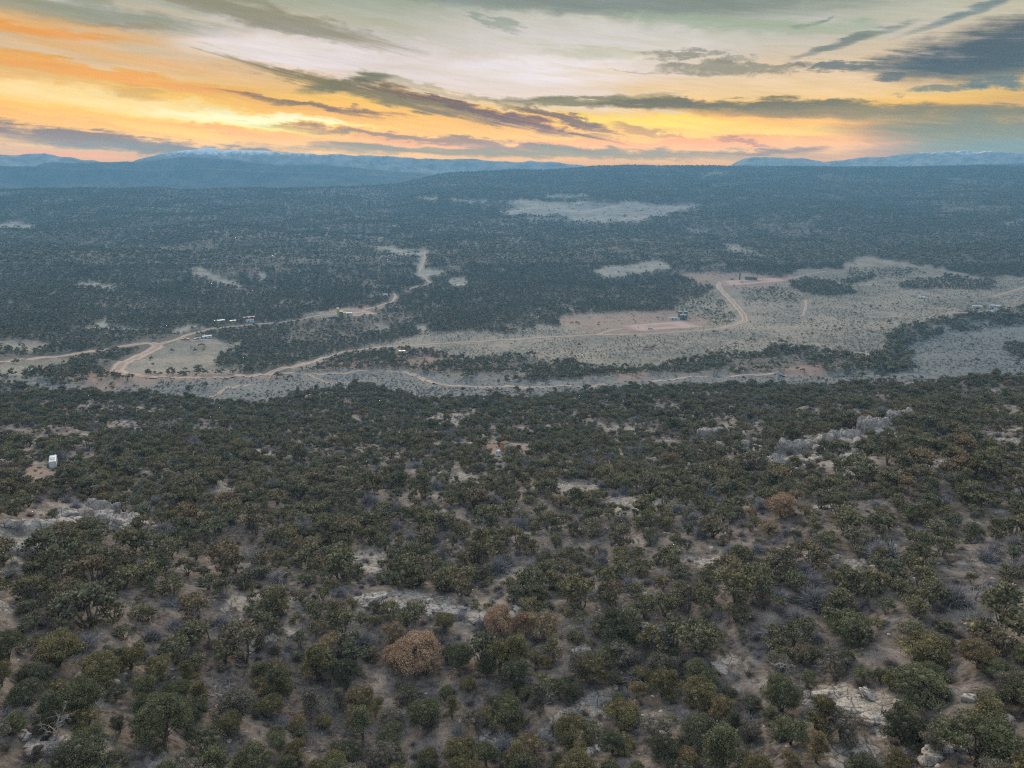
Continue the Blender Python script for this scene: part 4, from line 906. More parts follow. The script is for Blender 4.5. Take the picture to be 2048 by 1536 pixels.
def tufts(rng, L, per, size, Ht, up=.25, core=0):
    """small leaf sprays scattered in and on the lobes of a crown"""
    V, F, tone, tips_toplit = [], [], [], []
    for (cx, cy_, cz, s) in L:
        n = int(per * (s / .55) ** 1.3) + 4; d = rng.normal(size=(n, 3)); d[:, 2] = np.abs(d[:, 2]) * 1.0 - .35 * rng.random(n) * 1.6; d /= np.linalg.norm(d, axis=1)[:, None] + 1e-9
        rad = s * (1 - .45 * rng.random(n) ** 2.2) * (1 + .10 * rng.normal(size=n)); c = np.array([cx, cy_, cz]) + d * rad[:, None] * np.array([1, 1, .82])
        ax = d + rng.normal(size=(n, 3)) * .55 + np.array([0, 0, up]); ax /= np.linalg.norm(ax, axis=1)[:, None]; w = np.cross(ax, rng.normal(size=(n, 3))); w /= np.linalg.norm(w, axis=1)[:, None] + 1e-9
        sz = size * rng.uniform(.6, 1.35, n)[:, None]; b = c - ax * sz * .5; tpp = c + ax * sz * .75; l = c + w * sz * .42; r = c - w * sz * .42
        base = sum(len(v) for v in V); V.append(np.stack([b, l, tpp, r], 1).reshape(-1, 3)); i = np.arange(n)[:, None] * 4 + base; F.append(np.concatenate([i, i + 1, i + 2, i + 3], 1))
        tn = np.clip(rng.normal(.5, .15, n) + rng.normal(0, .16), 0, 1); tone.append(np.repeat(tn, 4)); tp = rng.random(n) * .7 + .6 * np.clip(d[:, 2], 0, 1) * rng.random(n); tipv = np.zeros((n, 4)); tipv[:, 2] = 1; tips_toplit.append((tipv * tp[:, None] + tp[:, None] * .35).ravel())  # random pale leaf tips, plus top light painted on upward-facing sprays
    if core:
        for (cx, cy_, cz, s) in L:
            q = s * core; base = sum(len(v) for v in V); ph = rng.uniform(0, 1.5); c = [[cx, cy_, cz + q * .8], [cx, cy_, cz - q * .7]]
            for k in range(5): a = ph + k * 1.2566; c.append([cx + math.cos(a) * q, cy_ + math.sin(a) * q, cz + rng.uniform(-.1, .1) * q])
            V.append(np.array(c)); f = []
            for k in range(5): f += [[base, base + 2 + k, base + 2 + (k + 1) % 5], [base + 1, base + 2 + (k + 1) % 5, base + 2 + k]]
            F.append(np.array(f)); tone.append(np.full(7, .45)); tips_toplit.append(np.zeros(7))
    V = np.concatenate(V); tone = np.concatenate(tone); tips_toplit = np.concatenate(tips_toplit)
    F4 = np.concatenate([f for f in F if f.shape[1] == 4]); F3 = [f for f in F if f.shape[1] == 3]
    return V, [F4] + ([np.concatenate(F3)] if F3 else []), {'tone': tone, 'tips_toplit': tips_toplit}


def trunk_paths(rnd, L, Rr, Ht, style, nst):
    P = []; stems = []
    for k in range(nst):
        a = rnd.uniform(0, 6.28); t = (math.cos(a) * Rr * rnd.uniform(.05, .3), math.sin(a) * Rr * rnd.uniform(.05, .3), Ht * rnd.uniform(.5, .75))
        if style == 'pinyon': t = (rnd.uniform(-.1, .1) * Rr, rnd.uniform(-.1, .1) * Rr, Ht * .85)
        pts = wander(rnd, (math.cos(a) * .08, math.sin(a) * .08, -.35), t, 5, .08); r0 = .11 * (Ht / 3.5) * rnd.uniform(.8, 1.2) if nst > 1 else .15 * Ht / 3.8
        P.append((pts, [r0 * (1 - .75 * i / 5) for i in range(6)])); stems.append(pts)
    for (x, y, z, s) in L:
        st = rnd.choice(stems); b = st[rnd.randint(1, 4)]; pts = wander(rnd, b, (x * .9, y * .9, z), 4, .12); P.append((pts, [.05, .042, .034, .026, .015]))
    return P


PROTO = {}


def make_tree_proto(kind, seed, Rr, Ht, nl, per, size, style, nst):
    rnd = random.Random(seed); rng = np.random.default_rng(seed); L = lobes_for(rnd, Rr, Ht, nl, style)
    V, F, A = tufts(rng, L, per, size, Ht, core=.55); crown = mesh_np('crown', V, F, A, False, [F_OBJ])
    V, F = tubes(trunk_paths(rnd, L, Rr, Ht, style, nst), 5); trunk = mesh_np('trunk', V, [F], None, True, [BARK])
    PROTO.setdefault(kind, []).append((crown, trunk, Rr, Ht))


for k in range(6): make_tree_proto('juniper', 100 + k, 2.2, 3.3 + .25 * (k % 3), 30 + 2 * k, 330, .088, 'juniper', 3)
for k in range(3): make_tree_proto('pinyon', 200 + k, 1.8, 4.4, 28, 300, .09, 'pinyon', 1)
for k in range(2): make_tree_proto('spreading', 300 + k, 2.3, 3.4, 24, 300, .088, 'flat', 2)


def open_crown_proto(seed, Rr, Ht):   # thin crown, many branches show
    make_tree_proto('thin', seed, Rr, Ht, 26, 150, .085, 'juniper', 4)


for k in range(2): open_crown_proto(400 + k, 2.1, 3.3)


def branchy(rnd, Ht, spread, n1=7, n2=4, n3=3, r0=.13, lean=.25):
    P = []; top = (rnd.uniform(-lean, lean) * Ht, rnd.uniform(-lean, lean) * Ht, Ht); tr = wander(rnd, (0, 0, -.3), top, 7, .07); P.append((tr, [r0 * (1 - .8 * i / 7) for i in range(8)]))
    for k in range(n1):
        b = tr[rnd.randint(2, 6)]; a = rnd.uniform(0, 6.28); L1 = spread * rnd.uniform(.5, 1); e = b + Vector((math.cos(a) * L1, math.sin(a) * L1, rnd.uniform(.1, .8) * L1)); p1 = wander(rnd, b, e, 5, .14); P.append((p1, [r0 * .42 * (1 - .78 * i / 5) for i in range(6)]))
        for _ in range(n2):
            b2 = p1[rnd.randint(1, 5)]; e2 = b2 + Vector((rnd.uniform(-1, 1), rnd.uniform(-1, 1), rnd.uniform(-.2, .9))) * L1 * .5; p2 = wander(rnd, b2, e2, 3, .15); P.append((p2, [r0 * .2, r0 * .15, r0 * .1, r0 * .05]))
            for _ in range(n3):
                b3 = p2[rnd.randint(1, 3)]; e3 = b3 + Vector((rnd.uniform(-1, 1), rnd.uniform(-1, 1), rnd.uniform(-.2, .9))) * L1 * .28; P.append(([b3, b3.lerp(e3, .5), e3], [r0 * .1, r0 * .07, r0 * .03]))
    return P


def twig_bush(rng, Rr, Ht, n, width, name, mats):
    """leafless brush: thin flat twigs fanning up from the base"""
    V, F = [], []
    for k in range(n):
        a = rng.uniform(0, 6.28); e = rng.uniform(.15, 1.35); L = Rr * rng.uniform(.55, 1.05); d = np.array([math.cos(a) * math.cos(e), math.sin(a) * math.cos(e), math.sin(e) * Ht / Rr])
        s = np.array([rng.uniform(-.25, .25) * Rr, rng.uniform(-.25, .25) * Rr, 0]); p1 = s + d * L * .5 + rng.normal(size=3) * .08 * Rr; p2 = s + d * L + rng.normal(size=3) * .12 * Rr
        w = np.cross(d, rng.normal(size=3)); w = w / np.linalg.norm(w) * width; b = len(V); V += [s - w, s + w, p1 + w * .8, p1 - w * .8, p2 + w * .25, p2 - w * .25]; F += [(b, b + 1, b + 2, b + 3), (b + 3, b + 2, b + 4, b + 5)]
        for _ in range(3):
            q = p1 + rng.normal(size=3) * .28 * Rr + d * L * .25; b = len(V); w2 = np.cross(q - p1, rng.normal(size=3)); w2 = w2 / (np.linalg.norm(w2) + 1e-9) * width * .6; V += [p1 - w2, p1 + w2, q + w2 * .3, q - w2 * .3]; F.append((b, b + 1, b + 2, b + 3))
    V = np.array(V); V[:, 2] = np.maximum(V[:, 2], -.1)
    return mesh_np(name, V, [np.array(F)], None, False, mats)


# ------------------------------------------------------------------ rocks
def rock_material():
    m, t, b = mat_new('sandstone_pale', .92, .12); tc = t.n.new('ShaderNodeTexCoord'); g = t.n.new('ShaderNodeNewGeometry'); P = g.outputs['Position']
    n = t.noise(P, .9, 6, .7); n2 = t.noise(P, 5.0, 5, .7); n3 = t.noise(P, .35, 4, .6)
    col = t.mix(t.ss(n, .3, .7), (.20, .19, .18), (.40, .375, .345)); col = t.mix(t.m('MULTIPLY', t.ss(n3, .5, .7), .5), col, (.36, .27, .215)); col = t.mix(t.m('MULTIPLY', t.ss(n2, .52, .66), .6), col, (.12, .115, .105)); ck = t.m('MAXIMUM', t.crack(P, .45, .045), t.m('MULTIPLY', t.crack(P, 1.6, .05), .7)); col = t.mix(t.m('MULTIPLY', ck, .8), col, (.05, .045, .04))
    t.l.new(col, b.inputs['Base Color']); bm = t.n.new('ShaderNodeBump'); bm.inputs['Strength'].default_value = .6; bm.inputs['Distance'].default_value = .12; t.l.new(t.m('SUBTRACT', t.m('ADD', n, n2), ck), bm.inputs['Height']); t.l.new(bm.outputs[0], b.inputs['Normal']); return m


ROCK = rock_material()


def rock_mesh(seed, sx, sy, sz, sub=3, flat=.5, name='boulder'):
    V, F = ico(sub); o = seed * 7.31; n = fbm(V[:, 0] * 1.3 + o, V[:, 1] * 1.3 + V[:, 2] * 1.7, 4); n2 = fbm(V[:, 0] * 3.5 + o, V[:, 2] * 3.5 + V[:, 1] * 2.5 + o, 3)
    # blocky: push towards a rounded box
    p = np.abs(V) ** 3.2; k = p.sum(1) ** (-1 / 3.2); V = V * (k * (1 - flat * .3) + flat * .3)[:, None]; n3 = fbm(V[:, 0] * 8 + o, V[:, 2] * 8 + V[:, 1] * 6, 3); V = V * (1 + .75 * n + .28 * n2 + .12 * n3)[:, None]
    V[:, 2] = np.where(V[:, 2] > 0, V[:, 2] ** .8 if False else V[:, 2], V[:, 2] * .6); V = V * np.array([sx, sy, sz])
    return mesh_np(name, V, [F], None, True, [ROCK])


def slab_mesh(seed, sx, sy, th, name='slab'):
    """weathered bedrock slab: irregular outline, rounded edge, gently domed and cracked top"""
    rng = np.random.default_rng(seed); na, nr = 72, 16; a = np.linspace(0, 2 * np.pi, na, endpoint=False); out = 1 + .75 * fbm(np.cos(a) * 1.4 + seed, np.sin(a) * 1.4 + seed * 2, 4) + .12 * rng.normal(size=na) * .4
    V = [[0, 0, th]]; rr = np.concatenate([np.linspace(.08, .93, nr - 4), [.97, 1.0, 1.02, 1.03]]); zz = np.concatenate([np.ones(nr - 4), [.9, .6, .0, -1.2]])
    for r, z in zip(rr, zz):
        x = np.cos(a) * r * out * sx; y = np.sin(a) * r * out * sy; n = fbm(x / 1.6 + seed, y / 1.6, 4) * .55 * th * 2; st = fbm(x / 3 + seed * 3, y / 1.2, 3); step = np.floor(st * 7) / 7 * th * 1.3
        c = np.minimum(np.abs(fbm(x / 2.4 + 9 * seed, y / 2.4, 2)), np.abs(fbm(x / 1.9, y / 3.1 + 5 * seed, 2))); crack = -.5 * th * np.clip(1 - c / .012, 0, 1) * (z > .8)
        h = th * z + (n + step) * (z > -.5) * (1 - .4 * r) + crack; V += list(np.stack([x, y, h], 1))
    F4, F3 = [], [(0, 1 + k, 1 + (k + 1) % na) for k in range(na)]
    for j in range(len(rr) - 1):
        for k in range(na): F4.append((1 + j * na + k, 1 + (j + 1) * na + k, 1 + (j + 1) * na + (k + 1) % na, 1 + j * na + (k + 1) % na))
    V = np.array(V); return mesh_np(name, V, [np.array(F4), np.array(F3)], None, False, [ROCK])


# px, py, half-width m, half-depth m, thickness, label
LEDGES = [(60, 1062, 5.5, 3.0, .9, 'broad domed sandstone ledge at the left edge'), (30, 1100, 4.5, 2.5, .5, 'low tan rock shelf below the domed ledge'), (150, 1035, 4.5, 2.0, .9, 'whale-backed sandstone hump beside the left ledge'),
          (205, 1020, 4.2, 2.0, 1.0, 'round pale rock dome with a juniper growing against it'), (250, 1050, 4.2, 3.0, .9, 'cracked pale rock mound sloping down towards the woods'), (115, 1050, 3.0, 1.5, .8, 'narrow curved rock hump in the left ledge'),
          (745, 1195, 2.0, 1.1, .6, 'smooth rounded rock at the left end of the long slab'), (780, 1208, 1.8, .8, .4, 'low pale rock beside the rounded one'), (880, 1218, 3.6, 1.5, .35, 'long flat pale slab behind the rust coloured juniper'), (955, 1235, 2.4, 1.8, .35, 'cracked grey slab touching the rust coloured juniper'), (1030, 1228, 1.7, .8, .3, 'small flat slab between two brown junipers'),
          (700, 1120, 3.4, 1.4, .6, 'layered pale slab stepping down among shrubs'), (730, 1140, 3.6, 1.5, .5, 'lower layered slab under the stepped one'), (1040, 1150, 2.8, 1.0, .35, 'pinkish slab in the middle of the woods'),
          (1410, 1128, 2.8, 1.3, .4, 'grey slab surrounded by round junipers'), (1660, 1385, 2.2, 1.3, .25, 'grey bedrock sheet below the big round junipers'), (1720, 1410, 2.8, 1.7, .3, 'wide bare bedrock sheet with scattered shrubs'), (1770, 1440, 2.4, 1.4, .25, 'lower end of the bare bedrock sheet'),
          (1290, 1440, 1.3, .9, .4, 'angular tan slab near the fallen dead tree'), (1735, 1505, 1.9, 1.2, .3, 'flat light slab near the lower edge'), (1970, 1400, 2.8, .9, .35, 'pale ledge by the right edge'), (1990, 1440, 2.0, .8, .3, 'lower pale ledge by the right edge'), (805, 1430, 1.1, .7, .5, 'single grey slab leaning among dark junipers'),
          (1450, 1330, 1.6, .9, .25, 'grey slab beside the big round junipers'), (1880, 1515, 1.5, .8, .5, 'half-buried pale rock at the lower right'), (1600, 900, 7, 3, 1.6, 'broken pale ledge at the low end of the rocky spur'), (1680, 885, 7, 3, 1.8, 'blocky pale ledge in the middle of the spur'), (1745, 858, 6, 3, 1.8, 'tan blocky ledge under the top of the spur'), (1800, 838, 6, 2.5, 1.5, 'highest pale ledge of the rocky spur'), (1550, 935, 5, 3, 1.4, 'small outcrop at the foot of the spur'), (1500, 895, 5, 2, 1.2, 'white rock band left of the spur'), (1420, 868, 5, 2, 1.2, 'rubbly pale ledge on the wooded slope'), (1860, 925, 5, 3, .6, 'tan bare rock sheet right of the spur'), (2000, 870, 6, 2, .8, 'pale rim of rock at the right edge'),
          (1655, 1015, 4.0, 1.2, .35, 'long light rock strip with tilted layers'), (1200, 1500, 1.3, .7, .45, 'pale block at the lower centre'),
          (1165, 1300, 1.2, .9, .25, 'small grey slab right of the brown junipers'), (530, 1215, 2.4, .9, .3, 'thin tan slab left of the grey shrubs'), (470, 1275, 1.8, .8, .25, 'low grey slab under a pinyon'), (60, 1490, 1.3, .8, .4, 'grey rubble slab near the lower left corner')]
ledge_world = []
for k, (px, py, hx, hy, th, lab) in enumerate(LEDGES):
    p = at(px, py); sc_ = .82 * math.cos(math.atan2(abs(p.x), p.y)); hx *= sc_; hy *= sc_; th *= 1.6 if k < 6 or th > 1.1 else .75; me = slab_mesh(k + 1, hx, hy, th); sl = (float(H(p.x, p.y + 1.5)) - float(H(p.x, p.y - 1.5))) / 3.0; o = link('rock_slab', me, None, p + Vector((0, 0, -.12)), (math.atan(sl) * .8, 0, random.uniform(-.25, .25)))
    tag(o, lab, 'rock', 'pale bedrock slabs among the junipers'); ledge_world.append((p.x, p.y, hx, hy))
LW = np.array(ledge_world)


def off_slabs(x, y, k=.75):
    return np.all(((x[:, None] - LW[:, 0]) / (LW[:, 2] * k + .6)) ** 2 + ((y[:, None] - LW[:, 1]) / (LW[:, 3] * k + .6)) ** 2 > 1, axis=1)


# ------------------------------------------------------------------ landmarks and labels
MARKS = [(835, 1300, 'the big orange-brown juniper'), (1000, 1235, 'the rust juniper by the cracked slab'), (1562, 1005, 'the rust juniper up the slope'), (1225, 1270, 'the tall dark juniper near the middle'), (1290, 1365, 'the fallen silver tree'),
         (1720, 1410, 'the bare bedrock sheet'), (150, 1040, 'the domed rock ledge'), (1970, 1400, 'the pale ledge at the right edge'), (1410, 1128, 'the grey slab ringed by junipers'), (715, 1130, 'the layered stepped slab'), (1835, 1380, 'the three round junipers'),
         (1040, 1150, 'the pinkish slab'), (60, 1490, 'the lower left rubble'), (330, 1450, 'the broad juniper at lower left'), (805, 1430, 'the leaning grey slab'), (1560, 1400, 'the standing dead snag'), (530, 1215, 'the thin tan slab'), (1200, 1500, 'the pale block at lower centre'), (1735, 1505, 'the flat slab at the lower edge'), (120, 1290, 'the olive juniper at the left edge'),
         (1655, 1015, 'the long tilted rock strip'), (660, 1280, 'the small brown juniper'), (1930, 1250, 'the grey brush at the right edge'), (560, 1420, 'the pale soil patch'), (1330, 1270, 'the blue-grey brush'), (1540, 935, 'the low end of the rocky spur'), (1640, 885, 'the middle of the rocky spur'), (1760, 850, 'the top of the rocky spur'), (1700, 905, 'the pale outcrop below the spur'), (1420, 865, 'the rubble patch on the wooded slope'), (1500, 895, 'the white rock band'), (945, 885, 'the orange cabin'), (800, 1212, 'the long flat slab'), (250, 1050, 'the cracked rock mound'), (1800, 870, 'the upper spur rocks'), (1700, 1130, 'the stony gap on the slope'), (1600, 905, 'the spur juniper')]
ORD = ['nearest', 'second', 'third', 'fourth', 'fifth', 'sixth', 'seventh', 'eighth', 'ninth', 'tenth', 'eleventh', 'twelfth', 'thirteenth', 'fourteenth', 'fifteenth', 'sixteenth', 'seventeenth', 'eighteenth', 'nineteenth', 'twentieth', 'twenty-first', 'twenty-second', 'twenty-third', 'twenty-fourth', 'twenty-fifth', 'twenty-sixth', 'twenty-seventh', 'twenty-eighth']


def place_labels(items, noun):
    """items: list of (px, py, look) -> label by look and by place next to a landmark"""
    buckets = {}; out = [None] * len(items)
    for i, (px, py, look) in enumerate(items):
        k = min(range(len(MARKS)), key=lambda q: (MARKS[q][0] - px) ** 2 + ((MARKS[q][1] - py) * 1.6) ** 2); dx = px - MARKS[k][0]; dy = (py - MARKS[k][1]) * 1.6
        side = ('left of' if dx < 0 else 'right of') if abs(dx) > abs(dy) else ('below' if dy > 0 else 'above'); buckets.setdefault((k, side), []).append((dx * dx + dy * dy, i, look))
    for (k, side), L in buckets.items():
        for n, (_, i, look) in enumerate(sorted(L)): out[i] = f'{look} {noun}, {ORD[min(n, 27)]} {side} {MARKS[k][2]}'
    return out


# ------------------------------------------------------------------ individual trees
COLS_T = {'dull': ((1.45, 1.22, 1.05), 'grey-brown'), 'rust': ((2.2, 1.6, 1.62), 'orange-brown'), 'brown': ((1.7, 1.4, 1.3), 'dull brown'), 'olive': ((1.18, 1.12, .88), 'olive'), 'green': ((.95, 1.05, .90), 'green'), 'dark': ((.72, .80, .78), 'dark green'), 'grey': ((1.15, 1.12, 1.35), 'grey-green')}
px_all, py_all, f_all = project(tx, ty, tz_)
infr = (px_all > -40) & (px_all < 2088) & (py_all < 1800) & off_slabs(tx, ty)
offs_ok = off_slabs(tx, ty)
order = np.argsort(tD + np.where(infr, 0, 1e6)); n_ind = 300 - len(HERO); IND = order[:n_ind]
is_ind = np.zeros(len(tx), bool); is_ind[IND] = True
T = []
for h, (x, y) in zip(HERO, hero_xy): T.append((x, y, float(H(x, y)), h[2], h[3], h[4], 'thin' if h[4] == 'brown' else 'juniper'))
for i in IND:
    u = random.random(); col = 'olive' if u < .30 else 'green' if u < .58 else 'dark' if u < .80 else 'grey' if u < .95 else 'dull'
    v = random.random(); kind = 'juniper' if v < .50 else 'pinyon' if v < .66 else 'spreading' if v < .82 else 'thin'
    Rr = float(np.clip(random.gauss(1.40, .45), .55, 2.5) * (.88 + .12 * min(1, max(0, (tD[i] - 50) / 25)))); Ht = Rr * random.uniform(1.25, 1.75) if kind != 'pinyon' else Rr * random.uniform(1.9, 2.6) * .95
    T.append((tx[i], ty[i], tz_[i], Rr, Ht, col, kind))
items = []
SZ = lambda r: 'small' if r < 1.1 else 'medium' if r < 1.5 else 'broad' if r < 2.0 else 'large'
for (x, y, z, Rr, Ht, col, kind) in T:
    px, py, _ = project(np.float64(x), np.float64(y), np.float64(z + Ht * .5)); sh = {'juniper': 'round', 'pinyon': 'upright', 'spreading': 'spreading', 'thin': 'sparse'}[kind]; items.append((float(px), float(py), f'{SZ(Rr)} {sh} {COLS_T[col][1]}'))
labs = place_labels(items, 'juniper')
for (x, y, z, Rr, Ht, col, kind), lab in zip(T, labs):
    crown, trunk, r0, h0 = random.choice(PROTO[kind]); nm = 'pinyon_tree' if kind == 'pinyon' else 'juniper_tree'
    if kind == 'pinyon': lab = lab.replace(' juniper,', ' pinyon pine,', 1)
    e = empty(nm, (x, y, z), random.uniform(0, 6.28), lab, 'tree', 'junipers and pinyons on the near slope'); e.scale = (Rr / r0, Rr / r0 * random.uniform(.85, 1.1), Ht / h0)
    c = link('crown', crown, e); g = random.uniform(.85, 1.15); k = COLS_T[col][0]; c.color = (k[0] * g, k[1] * g, k[2] * g, 1); link('trunk', trunk, e)

# dead trees and fallen wood
DEADS = [(1290, 1372, 'fallen', 2.6, 'fallen silver dead tree with forked bare limbs on bare soil'), (1560, 1385, 'snag', 3.4, 'standing grey dead snag with twisted bare branches'), (1545, 1270, 'fallen', 2.0, 'tangle of fallen grey branches above the round junipers'), (1080, 1425, 'snag', 2.0, 'small pale dead tree in the soil gap at the lower centre'),
         (1860, 1410, 'fallen', 2.2, 'dark fallen limbs beside the round juniper'), (420, 1280, 'snag', 3.0, 'thin dead pinyon standing behind olive junipers'), (1640, 1115, 'snag', 3.6, 'bare dark snag on the slope right of centre'), (110, 1490, 'snag', 1.8, 'small bleached snag near the lower left corner'),
         (780, 1510, 'snag', 1.9, 'grey dead bush-like snag at the bottom edge'), (455, 1400, 'fallen', 2.0, 'low silver branches lying on dark litter'), (1340, 1500, 'fallen', 1.8, 'fallen branches between junipers near the bottom edge'), (1120, 1275, 'snag', 1.6, 'little dead tree behind the brown junipers'),
         (970, 1060, 'snag', 3.2, 'pale bare tree in the middle of the woods'), (1950, 1200, 'snag', 2.6, 'bare grey tree near the right edge'), (1700, 1245, 'fallen', 2.0, 'silver limbs strewn above the bedrock sheet'), (1180, 1340, 'fallen', 1.7, 'short silver log with bare forks'), (560, 1180, 'snag', 2.4, 'dead tree with white trunk left of the layered slab')]
for k, (px, py, how, s, lab) in enumerate(DEADS):
    rnd = random.Random(900 + k); p = at(px, py)
    if how == 'snag': P = branchy(rnd, s, s * .6)
    else: P = branchy(rnd, s, s * .75, 6, 3, 2, .12)
    V, F = tubes(P, 4)
    if how == 'fallen':
        V = V[:, [2, 0, 1]]; V[:, 2] = V[:, 2] * .45 + .35
    o = link('dead_tree' if how == 'snag' else 'fallen_branch', mesh_np('dead_wood', V, [F], None, True, [DEAD]), None, p, (0, 0, rnd.uniform(0, 6.28))); tag(o, lab, 'dead tree' if how == 'snag' else 'dead branches')

# shrubs: leafless grey brush and small green bushes
SHM = [twig_bush(np.random.default_rng(50 + k), 1.0, .75, 150, .018, 'shrub', [TWIG if k % 3 else TWIG_DK]) for k in range(5)]
GSH = []
for k in range(3):
    rng = np.random.default_rng(70 + k); rnd = random.Random(70 + k); V, F, A = tufts(rng, lobes_for(rnd, .8, .9, 9, 'juniper'), 90, .13, 1); GSH.append(mesh_np('bush', V, F, A, False, [F_OBJ]))
sx_, sy_ = scatter(3.1, 30, 95, 42); k = RNG.random(len(sx_)) < .62; sx_, sy_ = sx_[k], sy_[k]; sz_ = H(sx_, sy_); spx, spy, _ = project(sx_, sy_, sz_); k = (spx > 5) & (spx < 2043) & (spy < 1530) & off_slabs(sx_, sy_)
dT = np.min(np.hypot(sx_[:, None] - tx[None, is_ind], sy_[:, None] - ty[None, is_ind]), axis=1); k &= dT > 1.3
sx_, sy_, sz_, spx, spy = [a[k] for a in (sx_, sy_, sz_, spx, spy)]; o_ = np.argsort(np.hypot(sx_, sy_))[:230]; sh_items = []; sh_kind = []
for i in o_:
    g = random.random() < .35; sh_kind.append(g); r = random.uniform(.55, 1.3); sh_kind[-1] = (g, r); sh_items.append((float(spx[i]), float(spy[i]), ('small green' if r < .9 else 'low green') if g else ('small grey' if r < .9 else 'wide grey leafless')))
for i, (g, r), lab in zip(o_, sh_kind, place_labels(sh_items, 'bush')):
    o = link('bush', random.choice(GSH if g else SHM), None, (sx_[i], sy_[i], sz_[i] - .03), (0, 0, random.uniform(0, 6.28)), (r, r * random.uniform(.8, 1.2), r * random.uniform(.7, 1.1)))
    if g: q = random.uniform(.8, 1.2); o.color = (q, q * 1.02, q * .9, 1)
    tag(o, lab, 'bush', 'low bushes between the trees')
b0 = at(1325, 1290); o = link('bush', SHM[1], None, b0, (0, 0, 1), (2.0, 2.0, 2.3)); tag(o, 'large blue-grey leafless brush right of the tall dark juniper', 'bush', 'low bushes between the trees')
b0 = at(1960, 1260); o = link('bush', SHM[2], None, b0, (0, 0, 2), (2.2, 2.0, 2.6)); tag(o, 'tall grey brush by the right edge', 'bush', 'low bushes between the trees')

# boulders
BM_ = [rock_mesh(k + 3, 1, .8, .5 + .1 * (k % 3), 4, .5) for k in range(7)]
bx_, by_, bl_ = [], [], []
CL = [(px, py, 26 + hx * 9, 14, 2) for px, py, hx, hy, th, lab in LEDGES] + [(1560, 930, 60, 22, 20), (1640, 885, 60, 25, 22), (1760, 850, 55, 20, 18), (1700, 905, 50, 20, 12), (1420, 865, 30, 10, 8), (260, 1060, 50, 22, 10), (800, 1212, 90, 16, 16), (1500, 900, 50, 20, 10), (930, 890, 40, 14, 9), (1660, 1400, 80, 40, 10), (90, 1490, 60, 25, 8), (1870, 1500, 60, 25, 7), (1330, 1290, 60, 30, 4), (520, 1290, 60, 30, 7), (200, 1360, 50, 20, 6), (1730, 1130, 90, 30, 9), (980, 1480, 60, 20, 5), (1440, 1130, 60, 25, 8), (1800, 870, 50, 20, 10)]
rb = random.Random(5); BL = []
for (px, py, wx, wy, n) in CL:
    for _ in range(n):
        a, b = rb.gauss(0, .55) * wx + px, rb.gauss(0, .55) * wy + py; p = at(a, b); far_ = math.hypot(p.x, p.y); r = rb.uniform(.28, .7) if far_ < 110 else rb.uniform(.6, 2.1); BL.append((p, r, a, b))
b_items = [(a, b, ('small' if r < .7 else 'big' if r > 1.4 else 'pale') + rb.choice([' rounded', ' angular', ' flat-topped']) + ' sandstone') for p, r, a, b in BL]
for (p, r, a, b), lab in zip(BL, place_labels(b_items, 'boulder')):
    o = link('boulder', rb.choice(BM_), None, p + Vector((0, 0, r * .05)), (rb.uniform(-.2, .2), rb.uniform(-.2, .2), rb.uniform(0, 6.28)), (r * rb.uniform(.8, 1.5), r, r * rb.uniform(.45, 1.1))); tag(o, lab, 'boulder', 'pale boulders lying on the slope')

# ------------------------------------------------------------------ stuff: the woodland beyond, brush, stones, grass (instanced on points)
def lib(meshes, name):
    c = bpy.data.collections.new(name)
    for k, me in enumerate(meshes): o = bpy.data.objects.new(f'{name}_{k}', me); c.objects.link(o)
    return c


def gn_scatter(name, pts, scale, rotz, var, coll, nvar, label, tall=None):
    me = bpy.data.meshes.new(name); n = len(pts); me.vertices.add(n); me.vertices.foreach_set('co', np.asarray(pts, np.float32).ravel())
    sv_ = np.stack([scale, scale, scale if tall is None else tall], 1).astype(np.float32)
    a = me.attributes.new('scl', 'FLOAT_VECTOR', 'POINT'); a.data.foreach_set('vector', sv_.ravel())
    a = me.attributes.new('rot', 'FLOAT_VECTOR', 'POINT'); r = np.zeros((n, 3), np.float32); r[:, 2] = rotz; a.data.foreach_set('vector', r.ravel())
    a = me.attributes.new('pick', 'INT', 'POINT'); a.data.foreach_set('value', np.asarray(var, np.int32))
    o = link(name, me); ng = bpy.data.node_groups.new(name, 'GeometryNodeTree'); ng.interface.new_socket('Geometry', in_out='INPUT', socket_type='NodeSocketGeometry'); ng.interface.new_socket('Geometry', in_out='OUTPUT', socket_type='NodeSocketGeometry')
    N = ng.nodes; L = ng.links; gi = N.new('NodeGroupInput'); go = N.new('NodeGroupOutput'); ip = N.new('GeometryNodeInstanceOnPoints'); ci = N.new('GeometryNodeCollectionInfo'); ci.inputs[0].default_value = coll; ci.inputs[1].default_value = True; ci.inputs[2].default_value = True
    L.new(gi.outputs[0], ip.inputs['Points']); L.new(ci.outputs[0], ip.inputs['Instance']); ip.inputs['Pick Instance'].default_value = True
    for nm, ty_, sk in (('pick', 'INT', 'Instance Index'), ('scl', 'FLOAT_VECTOR', 'Scale'), ('rot', 'FLOAT_VECTOR', 'Rotation')):
        na = N.new('GeometryNodeInputNamedAttribute'); na.data_type = ty_; na.inputs[0].default_value = nm
        src = [q for q in na.outputs if q.enabled and q.name == 'Attribute'][0]; L.new(src, ip.inputs[sk])
    L.new(ip.outputs[0], go.inputs[0]); md = o.modifiers.new('scatter', 'NODES'); md.node_group = ng; o['kind'] = 'stuff'; o['label'] = label; return o


